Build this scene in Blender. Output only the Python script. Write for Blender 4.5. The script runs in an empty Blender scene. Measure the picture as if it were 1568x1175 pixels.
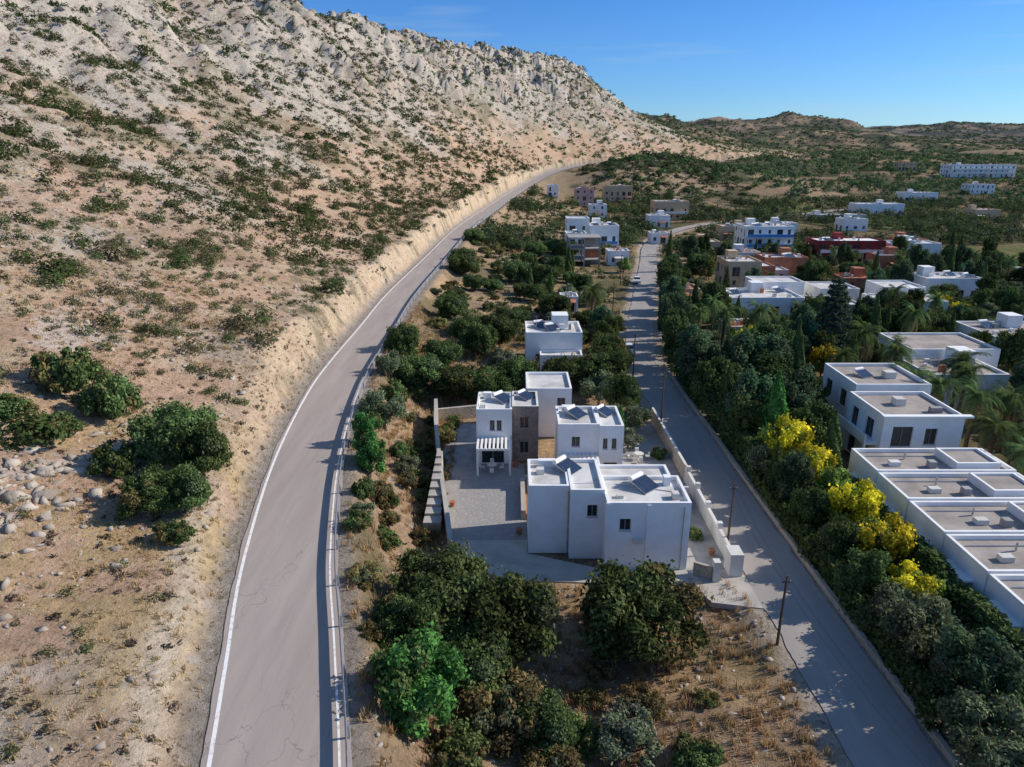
import bpy, math, random
import numpy as np
from mathutils import Vector
rng=np.random.default_rng(11); random.seed(11)
S=bpy.context.scene
PI=math.pi
# ------------------------------------------------------------ helpers
def ss(a,b,x):
    t=np.clip((x-a)/(b-a),0,1); return t*t*(3-2*t)
def _h(ix,iy,seed):
    n=(ix*374761393+iy*668265263+seed*1442695041)&0x7fffffff
    n=((n^(n>>13))*1274126177)&0x7fffffff
    n=n^(n>>16)
    return (n&0xffffff)/float(0xffffff)
def vn(x,y,seed=0):
    xf=np.floor(x); yf=np.floor(y); ix=xf.astype(np.int64); iy=yf.astype(np.int64)
    fx=x-xf; fy=y-yf; fx=fx*fx*(3-2*fx); fy=fy*fy*(3-2*fy)
    a=_h(ix,iy,seed);b=_h(ix+1,iy,seed);c=_h(ix,iy+1,seed);d=_h(ix+1,iy+1,seed)
    return (a*(1-fx)+b*fx)*(1-fy)+(c*(1-fx)+d*fx)*fy
def fbm(x,y,s,seed=0,o=4):
    v=0;a=.5;f=1.0/s;tot=0
    for i in range(o):
        v=v+a*vn(x*f+i*17.3,y*f-i*9.1,seed+i);tot+=a;a*=.5;f*=2.03
    return v/tot
def catmull(P,n):
    P=[np.array(p,float) for p in P]; P=[2*P[0]-P[1]]+P+[2*P[-1]-P[-2]]
    out=[]
    for i in range(1,len(P)-2):
        p0,p1,p2,p3=P[i-1:i+3]
        for k in range(n):
            t=k/n
            out.append(.5*((2*p1)+(-p0+p2)*t+(2*p0-5*p1+4*p2-p3)*t*t+(-p0+3*p1-3*p2+p3)*t**3))
    out.append(P[-2]); return np.array(out)
def link(o,parent=None):
    S.collection.objects.link(o)
    if parent: o.parent=parent
    return o
def mk_mesh(name,V,F,mats,mi=None,col=None,smooth=False):
    V=np.asarray(V,np.float32);F=np.asarray(F,np.int32);k=F.shape[1]
    me=bpy.data.meshes.new(name)
    me.vertices.add(len(V));me.vertices.foreach_set('co',V.ravel())
    me.loops.add(F.size);me.loops.foreach_set('vertex_index',F.ravel())
    me.polygons.add(len(F))
    me.polygons.foreach_set('loop_start',np.arange(0,F.size,k,dtype=np.int32))
    me.polygons.foreach_set('loop_total',np.full(len(F),k,np.int32))
    for m in mats: me.materials.append(m)
    if mi is not None: me.polygons.foreach_set('material_index',np.asarray(mi,np.int32))
    me.update(calc_edges=True)
    if smooth: me.polygons.foreach_set('use_smooth',np.ones(len(F),bool))
    if col is not None:
        a=me.color_attributes.new('col','FLOAT_COLOR','POINT')
        c=np.ones((len(V),4),np.float32); c[:,:col.shape[1]]=col
        a.data.foreach_set('color',c.ravel())
    return me
# ------------------------------------------------------------ materials
def newmat(name):
    m=bpy.data.materials.new(name);m.use_nodes=True
    nt=m.node_tree; nt.nodes.clear()
    out=nt.nodes.new('ShaderNodeOutputMaterial')
    return m,nt,nt.nodes,nt.links,out
def mat_simple(name,c1,c2=None,rough=.85,scale=2.0,bump=0.0,bscale=20,metal=0,spec=.3,detail=6,lo=.35,hi=.65):
    m,nt,N,L,out=newmat(name)
    b=N.new('ShaderNodeBsdfPrincipled');b.inputs['Roughness'].default_value=rough
    b.inputs['Metallic'].default_value=metal;b.inputs['Specular IOR Level'].default_value=spec
    L.new(b.outputs[0],out.inputs[0])
    if c2 is None: c2=tuple(x*.8 for x in c1)
    tc=N.new('ShaderNodeTexCoord');n=N.new('ShaderNodeTexNoise');n.inputs['Scale'].default_value=scale;n.inputs['Detail'].default_value=detail
    L.new(tc.outputs['Object'],n.inputs['Vector'])
    r=N.new('ShaderNodeValToRGB');r.color_ramp.elements[0].position=lo;r.color_ramp.elements[1].position=hi
    r.color_ramp.elements[0].color=(*c2,1);r.color_ramp.elements[1].color=(*c1,1)
    L.new(n.outputs['Fac'],r.inputs[0]);L.new(r.outputs[0],b.inputs['Base Color'])
    if bump>0:
        n2=N.new('ShaderNodeTexNoise');n2.inputs['Scale'].default_value=bscale;n2.inputs['Detail'].default_value=5
        L.new(tc.outputs['Object'],n2.inputs['Vector'])
        bp=N.new('ShaderNodeBump');bp.inputs['Strength'].default_value=bump;bp.inputs['Distance'].default_value=.1
        L.new(n2.outputs['Fac'],bp.inputs['Height']);L.new(bp.outputs[0],b.inputs['Normal'])
    return m
def mat_stone(name,c1,c2,mortar,scale=2.2,edge=.05):
    m,nt,N,L,out=newmat(name)
    b=N.new('ShaderNodeBsdfPrincipled');b.inputs['Roughness'].default_value=.95;b.inputs['Specular IOR Level'].default_value=.1
    L.new(b.outputs[0],out.inputs[0])
    tc=N.new('ShaderNodeTexCoord');v=N.new('ShaderNodeTexVoronoi');v.inputs['Scale'].default_value=scale
    L.new(tc.outputs['Object'],v.inputs['Vector'])
    r=N.new('ShaderNodeMix');r.data_type='RGBA';r.inputs[6].default_value=(*c1,1);r.inputs[7].default_value=(*c2,1)
    sp=N.new('ShaderNodeSeparateColor');L.new(v.outputs['Color'],sp.inputs[0]);L.new(sp.outputs[0],r.inputs[0])
    v2=N.new('ShaderNodeTexVoronoi');v2.feature='DISTANCE_TO_EDGE';v2.inputs['Scale'].default_value=scale
    L.new(tc.outputs['Object'],v2.inputs['Vector'])
    lt=N.new('ShaderNodeMath');lt.operation='LESS_THAN';lt.inputs[1].default_value=edge;L.new(v2.outputs['Distance'],lt.inputs[0])
    r2=N.new('ShaderNodeMix');r2.data_type='RGBA';L.new(lt.outputs[0],r2.inputs[0]);L.new(r.outputs[2],r2.inputs[6]);r2.inputs[7].default_value=(*mortar,1)
    L.new(r2.outputs[2],b.inputs['Base Color'])
    bp=N.new('ShaderNodeBump');bp.inputs['Strength'].default_value=.5;bp.inputs['Distance'].default_value=.08;L.new(v2.outputs['Distance'],bp.inputs['Height']);L.new(bp.outputs[0],b.inputs['Normal'])
    return m
def mat_leaf(name,trans=.3):
    m,nt,N,L,out=newmat(name)
    a=N.new('ShaderNodeAttribute');a.attribute_name='col'
    oi=N.new('ShaderNodeObjectInfo')
    hs=N.new('ShaderNodeHueSaturation')
    mr=N.new('ShaderNodeMapRange');mr.inputs[3].default_value=.85;mr.inputs[4].default_value=1.5
    L.new(oi.outputs['Random'],mr.inputs[0]);L.new(mr.outputs[0],hs.inputs['Value'])
    mr2=N.new('ShaderNodeMapRange');mr2.inputs[3].default_value=.485;mr2.inputs[4].default_value=.525
    L.new(oi.outputs['Random'],mr2.inputs[0]);L.new(mr2.outputs[0],hs.inputs['Hue'])
    L.new(a.outputs['Color'],hs.inputs['Color'])
    d=N.new('ShaderNodeBsdfDiffuse');t=N.new('ShaderNodeBsdfTranslucent')
    L.new(hs.outputs[0],d.inputs[0]);L.new(hs.outputs[0],t.inputs[0])
    mx=N.new('ShaderNodeMixShader');mx.inputs[0].default_value=trans
    L.new(d.outputs[0],mx.inputs[1]);L.new(t.outputs[0],mx.inputs[2]);L.new(mx.outputs[0],out.inputs[0])
    return m
M={}
M['leaf']=mat_leaf('foliage')
M['bark']=mat_simple('bark',(.16,.12,.09),(.08,.06,.045),scale=6,bump=.4)
M['white']=mat_simple('white_plaster',(.86,.86,.85),(.78,.77,.75),scale=.7,rough=.8,bump=.05,bscale=8,lo=.3,hi=.6)
M['white2']=mat_simple('weathered_plaster',(.74,.72,.68),(.58,.55,.50),scale=.5,bump=.05)
M['roofw']=mat_simple('roof_coating',(.70,.68,.65),(.48,.45,.42),scale=.6,bump=.1)
M['roofg']=mat_simple('roof_gravel',(.44,.38,.335),(.28,.245,.215),scale=.5,bump=.4,bscale=30)
M['beige']=mat_simple('beige_plaster',(.66,.48,.30),(.55,.39,.24),scale=.8)
M['terra']=mat_simple('terracotta_plaster',(.52,.21,.12),(.38,.14,.08),scale=.8)
M['dred']=mat_simple('dark_red_plaster',(.30,.045,.04),(.20,.03,.03),scale=.8)
M['pink']=mat_simple('pink_plaster',(.60,.40,.36),(.5,.33,.3),scale=.8)
M['conc']=mat_simple('concrete',(.40,.38,.36),(.28,.265,.25),scale=.9,bump=.15)
M['blue']=mat_simple('blue_paint',(.12,.32,.65),(.1,.26,.55))
M['tile']=mat_simple('clay_tile',(.50,.22,.12),(.33,.14,.08),scale=3,bump=.5,bscale=12)
M['glass']=mat_simple('window_glass',(.03,.04,.05),(.02,.025,.03),rough=.12,spec=.6)
M['frame']=mat_simple('window_frame',(.30,.28,.25),(.25,.23,.2),rough=.5)
M['shutter']=mat_simple('brown_shutter',(.12,.07,.05),(.08,.05,.035),rough=.6)
M['panel']=mat_simple('solar_glass',(.03,.045,.08),(.02,.03,.06),rough=.15,spec=.7)
M['metal']=mat_simple('galvanised_steel',(.55,.56,.58),(.42,.43,.45),rough=.42,metal=.7,scale=3)
M['wood']=mat_simple('pole_wood',(.13,.09,.065),(.08,.055,.04),scale=8)
M['line']=mat_simple('road_paint',(.84,.82,.79),(.54,.50,.47),scale=3,lo=.3,hi=.5)
M['stonew']=mat_stone('stone_wall',(.50,.42,.32),(.37,.30,.23),(.47,.42,.35),2.6)
M['stoneb']=mat_stone('stone_cladding',(.33,.25,.20),(.22,.17,.14),(.30,.25,.21),3.5)
M['pave']=mat_stone('paving',(.36,.34,.33),(.31,.295,.285),(.27,.255,.245),2.4,.03)
M['conc2']=mat_simple('pale_concrete',(.50,.46,.41),(.37,.34,.30),scale=.5,bump=.1)
M['rock']=mat_simple('limestone',(.50,.44,.37),(.26,.215,.175),scale=.6,bump=.8,bscale=3,rough=.95)
M['carp']=mat_simple('car_paint',(.75,.76,.78),(.7,.71,.73),rough=.25,spec=.6)
M['tyre']=mat_simple('tyre',(.03,.03,.03),(.02,.02,.02))
def asphalt(name,c,crack=.35):
    m,nt,N,L,out=newmat(name)
    b=N.new('ShaderNodeBsdfPrincipled');b.inputs['Roughness'].default_value=.9;b.inputs['Specular IOR Level'].default_value=.2
    L.new(b.outputs[0],out.inputs[0]);tc=N.new('ShaderNodeTexCoord')
    n=N.new('ShaderNodeTexNoise');n.inputs['Scale'].default_value=.35;n.inputs['Detail'].default_value=8;n.inputs['Roughness'].default_value=.6
    mp=N.new('ShaderNodeMapping');mp.inputs['Scale'].default_value=(2.6,.25,1);L.new(tc.outputs['Object'],mp.inputs[0]);L.new(mp.outputs[0],n.inputs['Vector'])
    r=N.new('ShaderNodeValToRGB');r.color_ramp.elements[0].position=.3;r.color_ramp.elements[1].position=.7
    r.color_ramp.elements[0].color=(c[0]*.86,c[1]*.86,c[2]*.87,1);r.color_ramp.elements[1].color=(c[0]*1.10,c[1]*1.09,c[2]*1.08,1)
    L.new(n.outputs['Fac'],r.inputs[0])
    n3=N.new('ShaderNodeTexNoise');n3.inputs['Scale'].default_value=14;n3.inputs['Detail'].default_value=3;L.new(tc.outputs['Object'],n3.inputs['Vector'])
    mr=N.new('ShaderNodeMapRange');mr.inputs[3].default_value=.85;mr.inputs[4].default_value=1.15;L.new(n3.outputs['Fac'],mr.inputs[0])
    mm=N.new('ShaderNodeMix');mm.data_type='RGBA';mm.blend_type='MULTIPLY';mm.inputs[0].default_value=1;L.new(r.outputs[0],mm.inputs[6]);L.new(mr.outputs[0],mm.inputs[7])
    nd=N.new('ShaderNodeTexNoise');nd.inputs['Scale'].default_value=.8;nd.inputs['Detail'].default_value=5;L.new(tc.outputs['Object'],nd.inputs['Vector'])
    ad=N.new('ShaderNodeMix');ad.data_type='RGBA';ad.blend_type='ADD';ad.inputs[0].default_value=.5
    mp2=N.new('ShaderNodeMapping');mp2.inputs['Scale'].default_value=(.5,.12,1);L.new(tc.outputs['Object'],mp2.inputs[0])
    L.new(mp2.outputs[0],ad.inputs[6]);L.new(nd.outputs['Color'],ad.inputs[7])
    v=N.new('ShaderNodeTexVoronoi');v.feature='DISTANCE_TO_EDGE';v.inputs['Scale'].default_value=.8;L.new(ad.outputs[2],v.inputs['Vector'])
    lt=N.new('ShaderNodeMapRange');lt.inputs[1].default_value=.002;lt.inputs[2].default_value=.007;lt.inputs[3].default_value=crack;lt.inputs[4].default_value=0
    L.new(v.outputs['Distance'],lt.inputs[0])
    nq=N.new('ShaderNodeTexNoise');nq.inputs['Scale'].default_value=.12;L.new(tc.outputs['Object'],nq.inputs['Vector'])
    mq=N.new('ShaderNodeMapRange');mq.inputs[1].default_value=.48;mq.inputs[2].default_value=.58;L.new(nq.outputs['Fac'],mq.inputs[0])
    mu=N.new('ShaderNodeMath');mu.operation='MULTIPLY';L.new(lt.outputs[0],mu.inputs[0]);L.new(mq.outputs[0],mu.inputs[1])
    m2=N.new('ShaderNodeMix');m2.data_type='RGBA';L.new(mu.outputs[0],m2.inputs[0]);L.new(mm.outputs[2],m2.inputs[6]);m2.inputs[7].default_value=(.08,.075,.07,1)
    ndu=N.new('ShaderNodeTexNoise');ndu.inputs['Scale'].default_value=.55;ndu.inputs['Detail'].default_value=9;ndu.inputs['Roughness'].default_value=.75;L.new(tc.outputs['Object'],ndu.inputs['Vector'])
    md=N.new('ShaderNodeMapRange');md.inputs[1].default_value=.60;md.inputs[2].default_value=.72;md.inputs[4].default_value=.35;L.new(ndu.outputs['Fac'],md.inputs[0])
    m3=N.new('ShaderNodeMix');m3.data_type='RGBA';L.new(md.outputs[0],m3.inputs[0]);L.new(m2.outputs[2],m3.inputs[6]);m3.inputs[7].default_value=(.42,.34,.26,1)
    L.new(m3.outputs[2],b.inputs['Base Color'])
    return m
M['asph']=asphalt('asphalt',(.38,.325,.29))
M['asph2']=asphalt('asphalt_old',(.35,.315,.29),.2)
def terrain_mat():
    m,nt,N,L,out=newmat('hill_soil')
    b=N.new('ShaderNodeBsdfDiffuse');L.new(b.outputs[0],out.inputs[0])
    a=N.new('ShaderNodeAttribute');a.attribute_name='col'
    tc=N.new('ShaderNodeTexCoord')
    def noise(s,d=6,rg=.6):
        n=N.new('ShaderNodeTexNoise');n.inputs['Scale'].default_value=s;n.inputs['Detail'].default_value=d;n.inputs['Roughness'].default_value=rg
        L.new(tc.outputs['Object'],n.inputs['Vector']);return n
    n1=noise(.9,8,.75)
    mr=N.new('ShaderNodeMapRange');mr.inputs[1].default_value=.25;mr.inputs[2].default_value=.75;mr.inputs[3].default_value=.60;mr.inputs[4].default_value=1.45;L.new(n1.outputs['Fac'],mr.inputs[0])
    mm=N.new('ShaderNodeMix');mm.data_type='RGBA';mm.blend_type='MULTIPLY';mm.inputs[0].default_value=1
    L.new(a.outputs['Color'],mm.inputs[6]);L.new(mr.outputs[0],mm.inputs[7])
    cur=mm.outputs[2]
    for sc,th,col in ((1.1,.30,(.54,.49,.43)),(3.2,.32,(.60,.54,.47)),(.33,.25,(.48,.43,.37))):
        nz=noise(sc*2,3)
        ad=N.new('ShaderNodeVectorMath');ad.operation='MULTIPLY_ADD';L.new(nz.outputs['Color'],ad.inputs[0]);ad.inputs[1].default_value=(.7/sc,.7/sc,.7/sc);L.new(tc.outputs['Object'],ad.inputs[2])
        v=N.new('ShaderNodeTexVoronoi');v.inputs['Scale'].default_value=sc;L.new(ad.outputs[0],v.inputs['Vector'])
        nn=noise(.16*max(sc,.6),3)
        q=N.new('ShaderNodeMath');q.operation='MULTIPLY';L.new(a.outputs['Alpha'],q.inputs[0]);L.new(nn.outputs['Fac'],q.inputs[1])
        q2=N.new('ShaderNodeMath');q2.operation='MULTIPLY';L.new(q.outputs[0],q2.inputs[0]);q2.inputs[1].default_value=th*3.3
        lt=N.new('ShaderNodeMath');lt.operation='LESS_THAN';L.new(v.outputs['Distance'],lt.inputs[0]);L.new(q2.outputs[0],lt.inputs[1])
        f=N.new('ShaderNodeMath');f.operation='MULTIPLY';L.new(lt.outputs[0],f.inputs[0]);f.inputs[1].default_value=.65
        m2=N.new('ShaderNodeMix');m2.data_type='RGBA';L.new(f.outputs[0],m2.inputs[0]);L.new(cur,m2.inputs[6]);m2.inputs[7].default_value=(*col,1)
        cur=m2.outputs[2]
    nt2=noise(2.6,4,.7)
    r=N.new('ShaderNodeMapRange');r.inputs[1].default_value=.57;r.inputs[2].default_value=.63;r.inputs[3].default_value=0;r.inputs[4].default_value=.7;L.new(nt2.outputs['Fac'],r.inputs[0])
    m3=N.new('ShaderNodeMix');m3.data_type='RGBA';L.new(r.outputs[0],m3.inputs[0]);L.new(cur,m3.inputs[6]);m3.inputs[7].default_value=(.14,.11,.065,1)
    L.new(m3.outputs[2],b.inputs[0])
    bn=noise(2.2,7,.75)
    bp=N.new('ShaderNodeBump');bp.inputs['Strength'].default_value=1.0;bp.inputs['Distance'].default_value=.4;L.new(bn.outputs['Fac'],bp.inputs['Height']);L.new(bp.outputs[0],b.inputs['Normal'])
    return m
M['soil']=terrain_mat()
# ------------------------------------------------------------ terrain model
R1=catmull([(8,-150,4.5),(2,-40,4.8),(-2,-12,5),(-5,3,5),(-8,14,5),(-10.3,23.3,5),(-12.3,30.6,5),(-14.9,40.2,5),(-17.9,55.7,5),(-19.9,73.2,5),(-20.6,87,4.8),(-20.9,105.6,4.5),(-21.1,131.6,4.5),(-19.3,169.8,5),(-16,235,6),(-9,300,7.2),(-1,361,9),(11,432,12),(30,478,18),(60,520,22),(100,545,23),(170,620,20),(300,760,18)],6)
R2=catmull([(21,-150,0),(21,-20,0),(20.4,28,0),(20.2,40,0),(20,60,0),(20,75.8,0),(19.8,90,0),(20.2,104,0),(23.5,123.8,0),(29.7,154,0),(39.8,203,0),(46.5,236,0),(58,270,0),(80,305,0),(115,335,0),(180,380,1)],6)
def polydist(P,x,y):
    best=np.full(x.shape,1e12);sg=np.zeros(x.shape);zz=np.zeros(x.shape)
    for i in range(len(P)-1):
        ax,ay,az=P[i];bx,by,bz=P[i+1];dx,dy=bx-ax,by-ay;l2=dx*dx+dy*dy
        t=np.clip(((x-ax)*dx+(y-ay)*dy)/l2,0,1)
        qx=x-ax-t*dx;qy=y-ay-t*dy;d=qx*qx+qy*qy
        m=d<best
        best=np.where(m,d,best);zz=np.where(m,az+t*(bz-az),zz)
        sg=np.where(m,np.sign(dx*(y-ay)-dy*(x-ax)),sg)
    return np.sqrt(best),sg,zz
C=[(p[0],p[1],p[2]) for p in R1[::5]]
C+=[(12,20,.3),(-1,22,1),(-2,30,.6),(-5,40,.6),(-7,50,.3),(-9,65,.8),(-9,80,1.2),(-9,100,1.6),(-7,130,1.5),(-2,170,1.5),(5,235,2),(12,300,3),(24,360,4),(45,425,6),(8,60,0),(8,90,.3),(8,140,.6),
(20,0,0),(20,30,0),(20,60,0),(20,90,0),(25,125,0),(30,155,0),(46,232,0),(92,320,0),(180,380,1),
(100,50,0),(100,150,0),(200,100,0),(200,250,0),(400,300,0),(600,600,5),(300,560,9),(220,450,4),(110,420,3),(1000,600,5),(1600,900,14),(450,800,24),(340,720,26),(240,680,26),(700,880,26),(60,150,0),
(58,455,17),(80,482,25),(105,512,28),(145,535,22),(200,580,14),(115,460,12),
(-350,-50,105),(-330,60,105),(-250,202,106),(-190,300,107),(-130,404,104),(-85,500,107),(-40,600,108),(0,690,111),(30,745,114),(55,800,118),(74,800,108),(102,800,82),(133,798,64),(165,795,52),(200,800,42),(260,830,34),
(295,1390,92),(357,1390,66),(420,1440,74),(483,1500,84),(603,1605,98),(716,1600,86),(794,1610,70),(857,1620,52),(1000,1750,50),(1238,2140,94),(1313,2140,108),(1479,2140,102),(1900,2100,110),(2500,2000,120),
(330,1130,42),(450,1200,44),(420,1020,26),(700,1250,40),(1000,1400,34),(1400,1600,36),(650,1040,20),(1000,1000,16),(250,1000,42),
(-500,200,95),(-260,600,95),(-110,900,95),(60,1050,75),(-600,-100,100),(-500,1500,60),(0,2000,60),(600,3200,60),(2000,3200,80),(-1500,1500,60),(-1500,0,90),(-1500,3200,60),(3000,300,20),
(-24,15,6),(-28,28,6.6),(-29,42,7.6),(-45,38,13),(-32,60,9.5),(-80,85,29),(-62,130,22),(-60,20,20),(-100,-50,40),(0,-50,4),(20,-50,0),(100,-50,0),(300,-50,0),(-110,60,45),(-110,180,44),(1200,-50,0),(3000,-50,0)]
C=np.array(C,float)
def phi(r2): return np.sqrt(r2+60.0)
D2=(C[:,None,0]-C[None,:,0])**2+(C[:,None,1]-C[None,:,1])**2
n=len(C);A=np.zeros((n+1,n+1));A[:n,:n]=phi(D2)-np.eye(n)*0.2;A[:n,n]=1;A[n,:n]=1
W=np.linalg.solve(A,np.append(C[:,2],0))
def field(x,y):
    x=np.asarray(x,float);y=np.asarray(y,float)
    z=np.full(x.shape,W[n])
    for i in range(n): z=z+W[i]*phi((x-C[i,0])**2+(y-C[i,1])**2)
    d1,s1,z1=polydist(R1,x,y); dl=d1*s1
    d2,s2,z2=polydist(R2,x,y)
    far=np.maximum(ss(450,900,y)*(dl<0),ss(950,1100,y))
    hill=ss(9,45,dl)*(1-ss(950,1100,y))
    up=np.clip((z-z1)/80,0,1)
    big=(fbm(x,y,55,3)-.5)*13; mid=(fbm(x,y,16,5)-.5)*5.5; rg=np.abs(fbm(x,y,7,9,3)-.5)*2
    rid=np.abs(fbm(x+y*.25,y-x*.1,28,21,4)-.5)*2
    st=fbm(x,y,13,23,3);ledge=(ss(.46,.50,st)+ss(.60,.63,st)-1.0)
    z=z+hill*((.25+.75*up)*big+mid*(.3+.9*up)+(.5-rg)*4.2*up*up+(.2-rid)*8*up*up+ledge*2.6*ss(.3,.8,up))
    z=z+far*((fbm(x,y,160,31)-.5)*24*ss(8,40,z)+(.3-np.abs(fbm(x,y,120,35)-.5)*3)*11*ss(15,50,z)+(fbm(x,y,40,33)-.5)*10*ss(5,30,z))
    loc=(1-hill)*(fbm(x,y,5,41)-.5)*.8*ss(3,8,d1)*ss(3,6,d2)
    z=z+loc
    ba=(ss(50,80,y)*(1-ss(380,450,y))*2.9+ .35)*(.5+1.0*fbm(x,y,14,51,3))
    z=z+np.where(dl>0,ba*ss(4.3,7.0+1.5*(fbm(x,y,5,53,2)-.5),dl)*np.exp(-np.clip(dl-7.0,0,None)/20),0)
    w=1-np.where(dl>0,ss(3.7,5.4,d1),ss(4.0,6.5,d1)); z=z*(1-w)+z1*w
    w2=1-ss(2.9,5,d2); z=z*(1-w2)+z2*w2
    px=np.maximum(np.maximum(-6.2+(y-50)*-.11-x,x-17.6),0);py=np.maximum(np.maximum(45-y,y-80),0)
    dp=np.hypot(px,py);w3=1-ss(0.3,4,dp); z=z*(1-w3)+0*w3
    return z,dl,d1,d2,z1,far,hill,up,w3
def H(x,y):
    return field(np.atleast_1d(x),np.atleast_1d(y))[0]
def h1(x,y): return float(H(x,y)[0])
ys=[-60.0]
while ys[-1]<3200: ys.append(ys[-1]+(2.0 if ys[-1]<14 else max(.5,ys[-1]*.0085)))
xs=[0.0]
while xs[-1]<2600: xs.append(xs[-1]+max(.55,xs[-1]*.0125))
xs=np.array(xs);xs=np.concatenate([-xs[:0:-1],xs]);xs=xs[xs>-1500];ys=np.array(ys)
X,Y=np.meshgrid(xs,ys);X=X.ravel();Y=Y.ravel()
Z,dl,d1,d2,z1,far,hill,up,pad=field(X,Y)
def mixc(a,b,t): return a*(1-t[:,None])+np.array(b)[None,:]*t[:,None]
n1=fbm(X,Y,18,61);n2=fbm(X,Y,5,63);n3=fbm(X,Y,60,65);n4=fbm(X,Y,2.2,67,3)
col=np.tile(np.array([.52,.35,.24]),(len(X),1))
col=mixc(col,(.42,.29,.195),ss(.4,.62,n1))
col=mixc(col,(.55,.425,.295),ss(.5,.62,n2)*.7)
col=mixc(col,(.37,.30,.235),ss(.2,.7,up+ (n3-.5)*.5)*.85*hill)
col=mixc(col,(.14,.135,.07),ss(.46,.57,fbm(X,Y,9,71))*ss(.05,.35,up)*.6*hill)
gx=fbm(X,Y,13,23,3);lm=(np.exp(-((gx-.48)/.020)**2)+np.exp(-((gx-.615)/.018)**2))*ss(.3,.7,up)*hill
col=mixc(col,(.46,.41,.35),np.clip(lm,0,1)*.8)
stone=np.clip(hill*(.55+.4*up+ (n1-.5)*1.7),0,1)
ter=(dl>0)*(1-ss(45,62,Y))*(1-ss(14,24,dl))
col=mixc(col,(.50,.355,.18),ss(.38,.56,n2)*ter*.8)
g=np.exp(-((dl-6.6-2.0*(n3-.5)*4-1.6*(n2-.5))/1.0)**2)*(1-ss(44,52,Y))*(dl>0)
col=mixc(col,(.64,.53,.40),np.clip(g*1.2*(.25+n4*1.1),0,1))
g2=ss(.58,.66,fbm(X,Y,7,73))*ss(6,12,dl)*(1-ss(60,90,Y))
col=mixc(col,(.60,.51,.43),g2*.8)
bankm=np.where(dl>0,ss(3.9,5,dl)*(1-ss(6.4,8.6,dl+ (n2-.5)*7)),0)*ss(44,70,Y)*(1-ss(480,540,Y))
col=mixc(col,(.58,.455,.31),bankm*np.clip(.2+1.0*fbm(X,Y,4,75,3),0,.85))
col=mixc(col,(.13,.12,.07),ss(.56,.62,fbm(X,Y,3,76,3))*np.where((dl>0)&(dl<14),1.,0)*ss(60,80,Y)*.6)
col=mixc(col,(.31,.27,.23),(1-ss(3.9,4.9,d1+(n4-.5)*.8)))
low=np.where((dl<0)|(Y>1000),1.0,0)*ss(3.6,5,d1)
lc=np.tile(np.array([.37,.255,.165]),(len(X),1))
lc=mixc(lc,(.26,.19,.12),ss(.4,.6,n1));lc=mixc(lc,(.47,.32,.18),ss(.5,.62,n2)*.8)
lc=mixc(lc,(.10,.105,.05),ss(.52,.60,fbm(X,Y,12,77))*.65)
rt=(X>23)*ss(2.9,4,d2)*(1-ss(400,520,Y))
lc=mixc(lc,(.11,.10,.055),rt*(.5+.4*ss(.4,.5,n1)))
fld=ss(.55,.6,fbm(X,Y,70,81,2))*ss(150,220,Y)
lc=mixc(lc,(.38,.27,.17),fld*.9)
lc=mixc(lc,(.13,.16,.06),ss(.58,.62,fbm(X,Y,80,85,2))*ss(150,220,Y)*.9)
FX=(138,200,186,242)
gf=ss(FX[0]-1,FX[0]+1,X)*(1-ss(FX[1]-1,FX[1]+1,X))*ss(FX[2]-1,FX[2]+1,Y)*(1-ss(FX[3]-1,FX[3]+1,Y))
lc=mixc(lc,(.19,.17,.085),gf);lc=mixc(lc,(.11,.14,.05),gf*(np.sin(X*1.2)>0)*.7)
lc=mixc(lc,(.44,.37,.30),(1-ss(2.9,4.4,d2+(n4-.5)*1.8)))
fr=np.clip(far+ss(360,460,Y)*(dl<0),0,1)
fc=np.tile(np.array([.28,.195,.13]),(len(X),1))
fc=mixc(fc,(.075,.088,.05),ss(.42,.53,fbm(X,Y,45,91,6))*.85)
fc=mixc(fc,(.055,.068,.042),ss(.48,.55,fbm(X,Y,14,92,5))*.75)
fc=mixc(fc,(.38,.275,.18),ss(.57,.64,fbm(X,Y,50,93,4))*.8)
lc=lc*(1-fr[:,None])+fc*fr[:,None]
far_haze=ss(900,2200,Y)[:,None]; lc=lc*(1-.35*far_haze)+np.array([.11,.13,.18])*.35*far_haze  # aerial haze painted into the ground colour, bluer with distance
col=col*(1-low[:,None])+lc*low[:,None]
stone=np.where((dl<0)|(Y>1000),.28*ss(4,6,d1)*(1-rt)*(n1>.3)*(1-fr),stone)+ter*.25
stone=np.clip(stone+bankm*.35,0,1)
off=np.maximum((1-ss(3.3,4.6,d1))*(.05+.35*ss(100,300,Y)),(1-ss(2.8,4.2,d2))*(.05+.3*ss(100,300,Y)));off=np.maximum(off,(pad>.98)*.06)
nx=len(xs);ny=len(ys);I=np.arange(nx*ny).reshape(ny,nx)
F=np.stack([I[:-1,:-1].ravel(),I[:-1,1:].ravel(),I[1:,1:].ravel(),I[1:,:-1].ravel()],1)
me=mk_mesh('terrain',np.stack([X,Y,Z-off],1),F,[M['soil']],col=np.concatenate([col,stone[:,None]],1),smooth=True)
link(bpy.data.objects.new('terrain',me))
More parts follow.
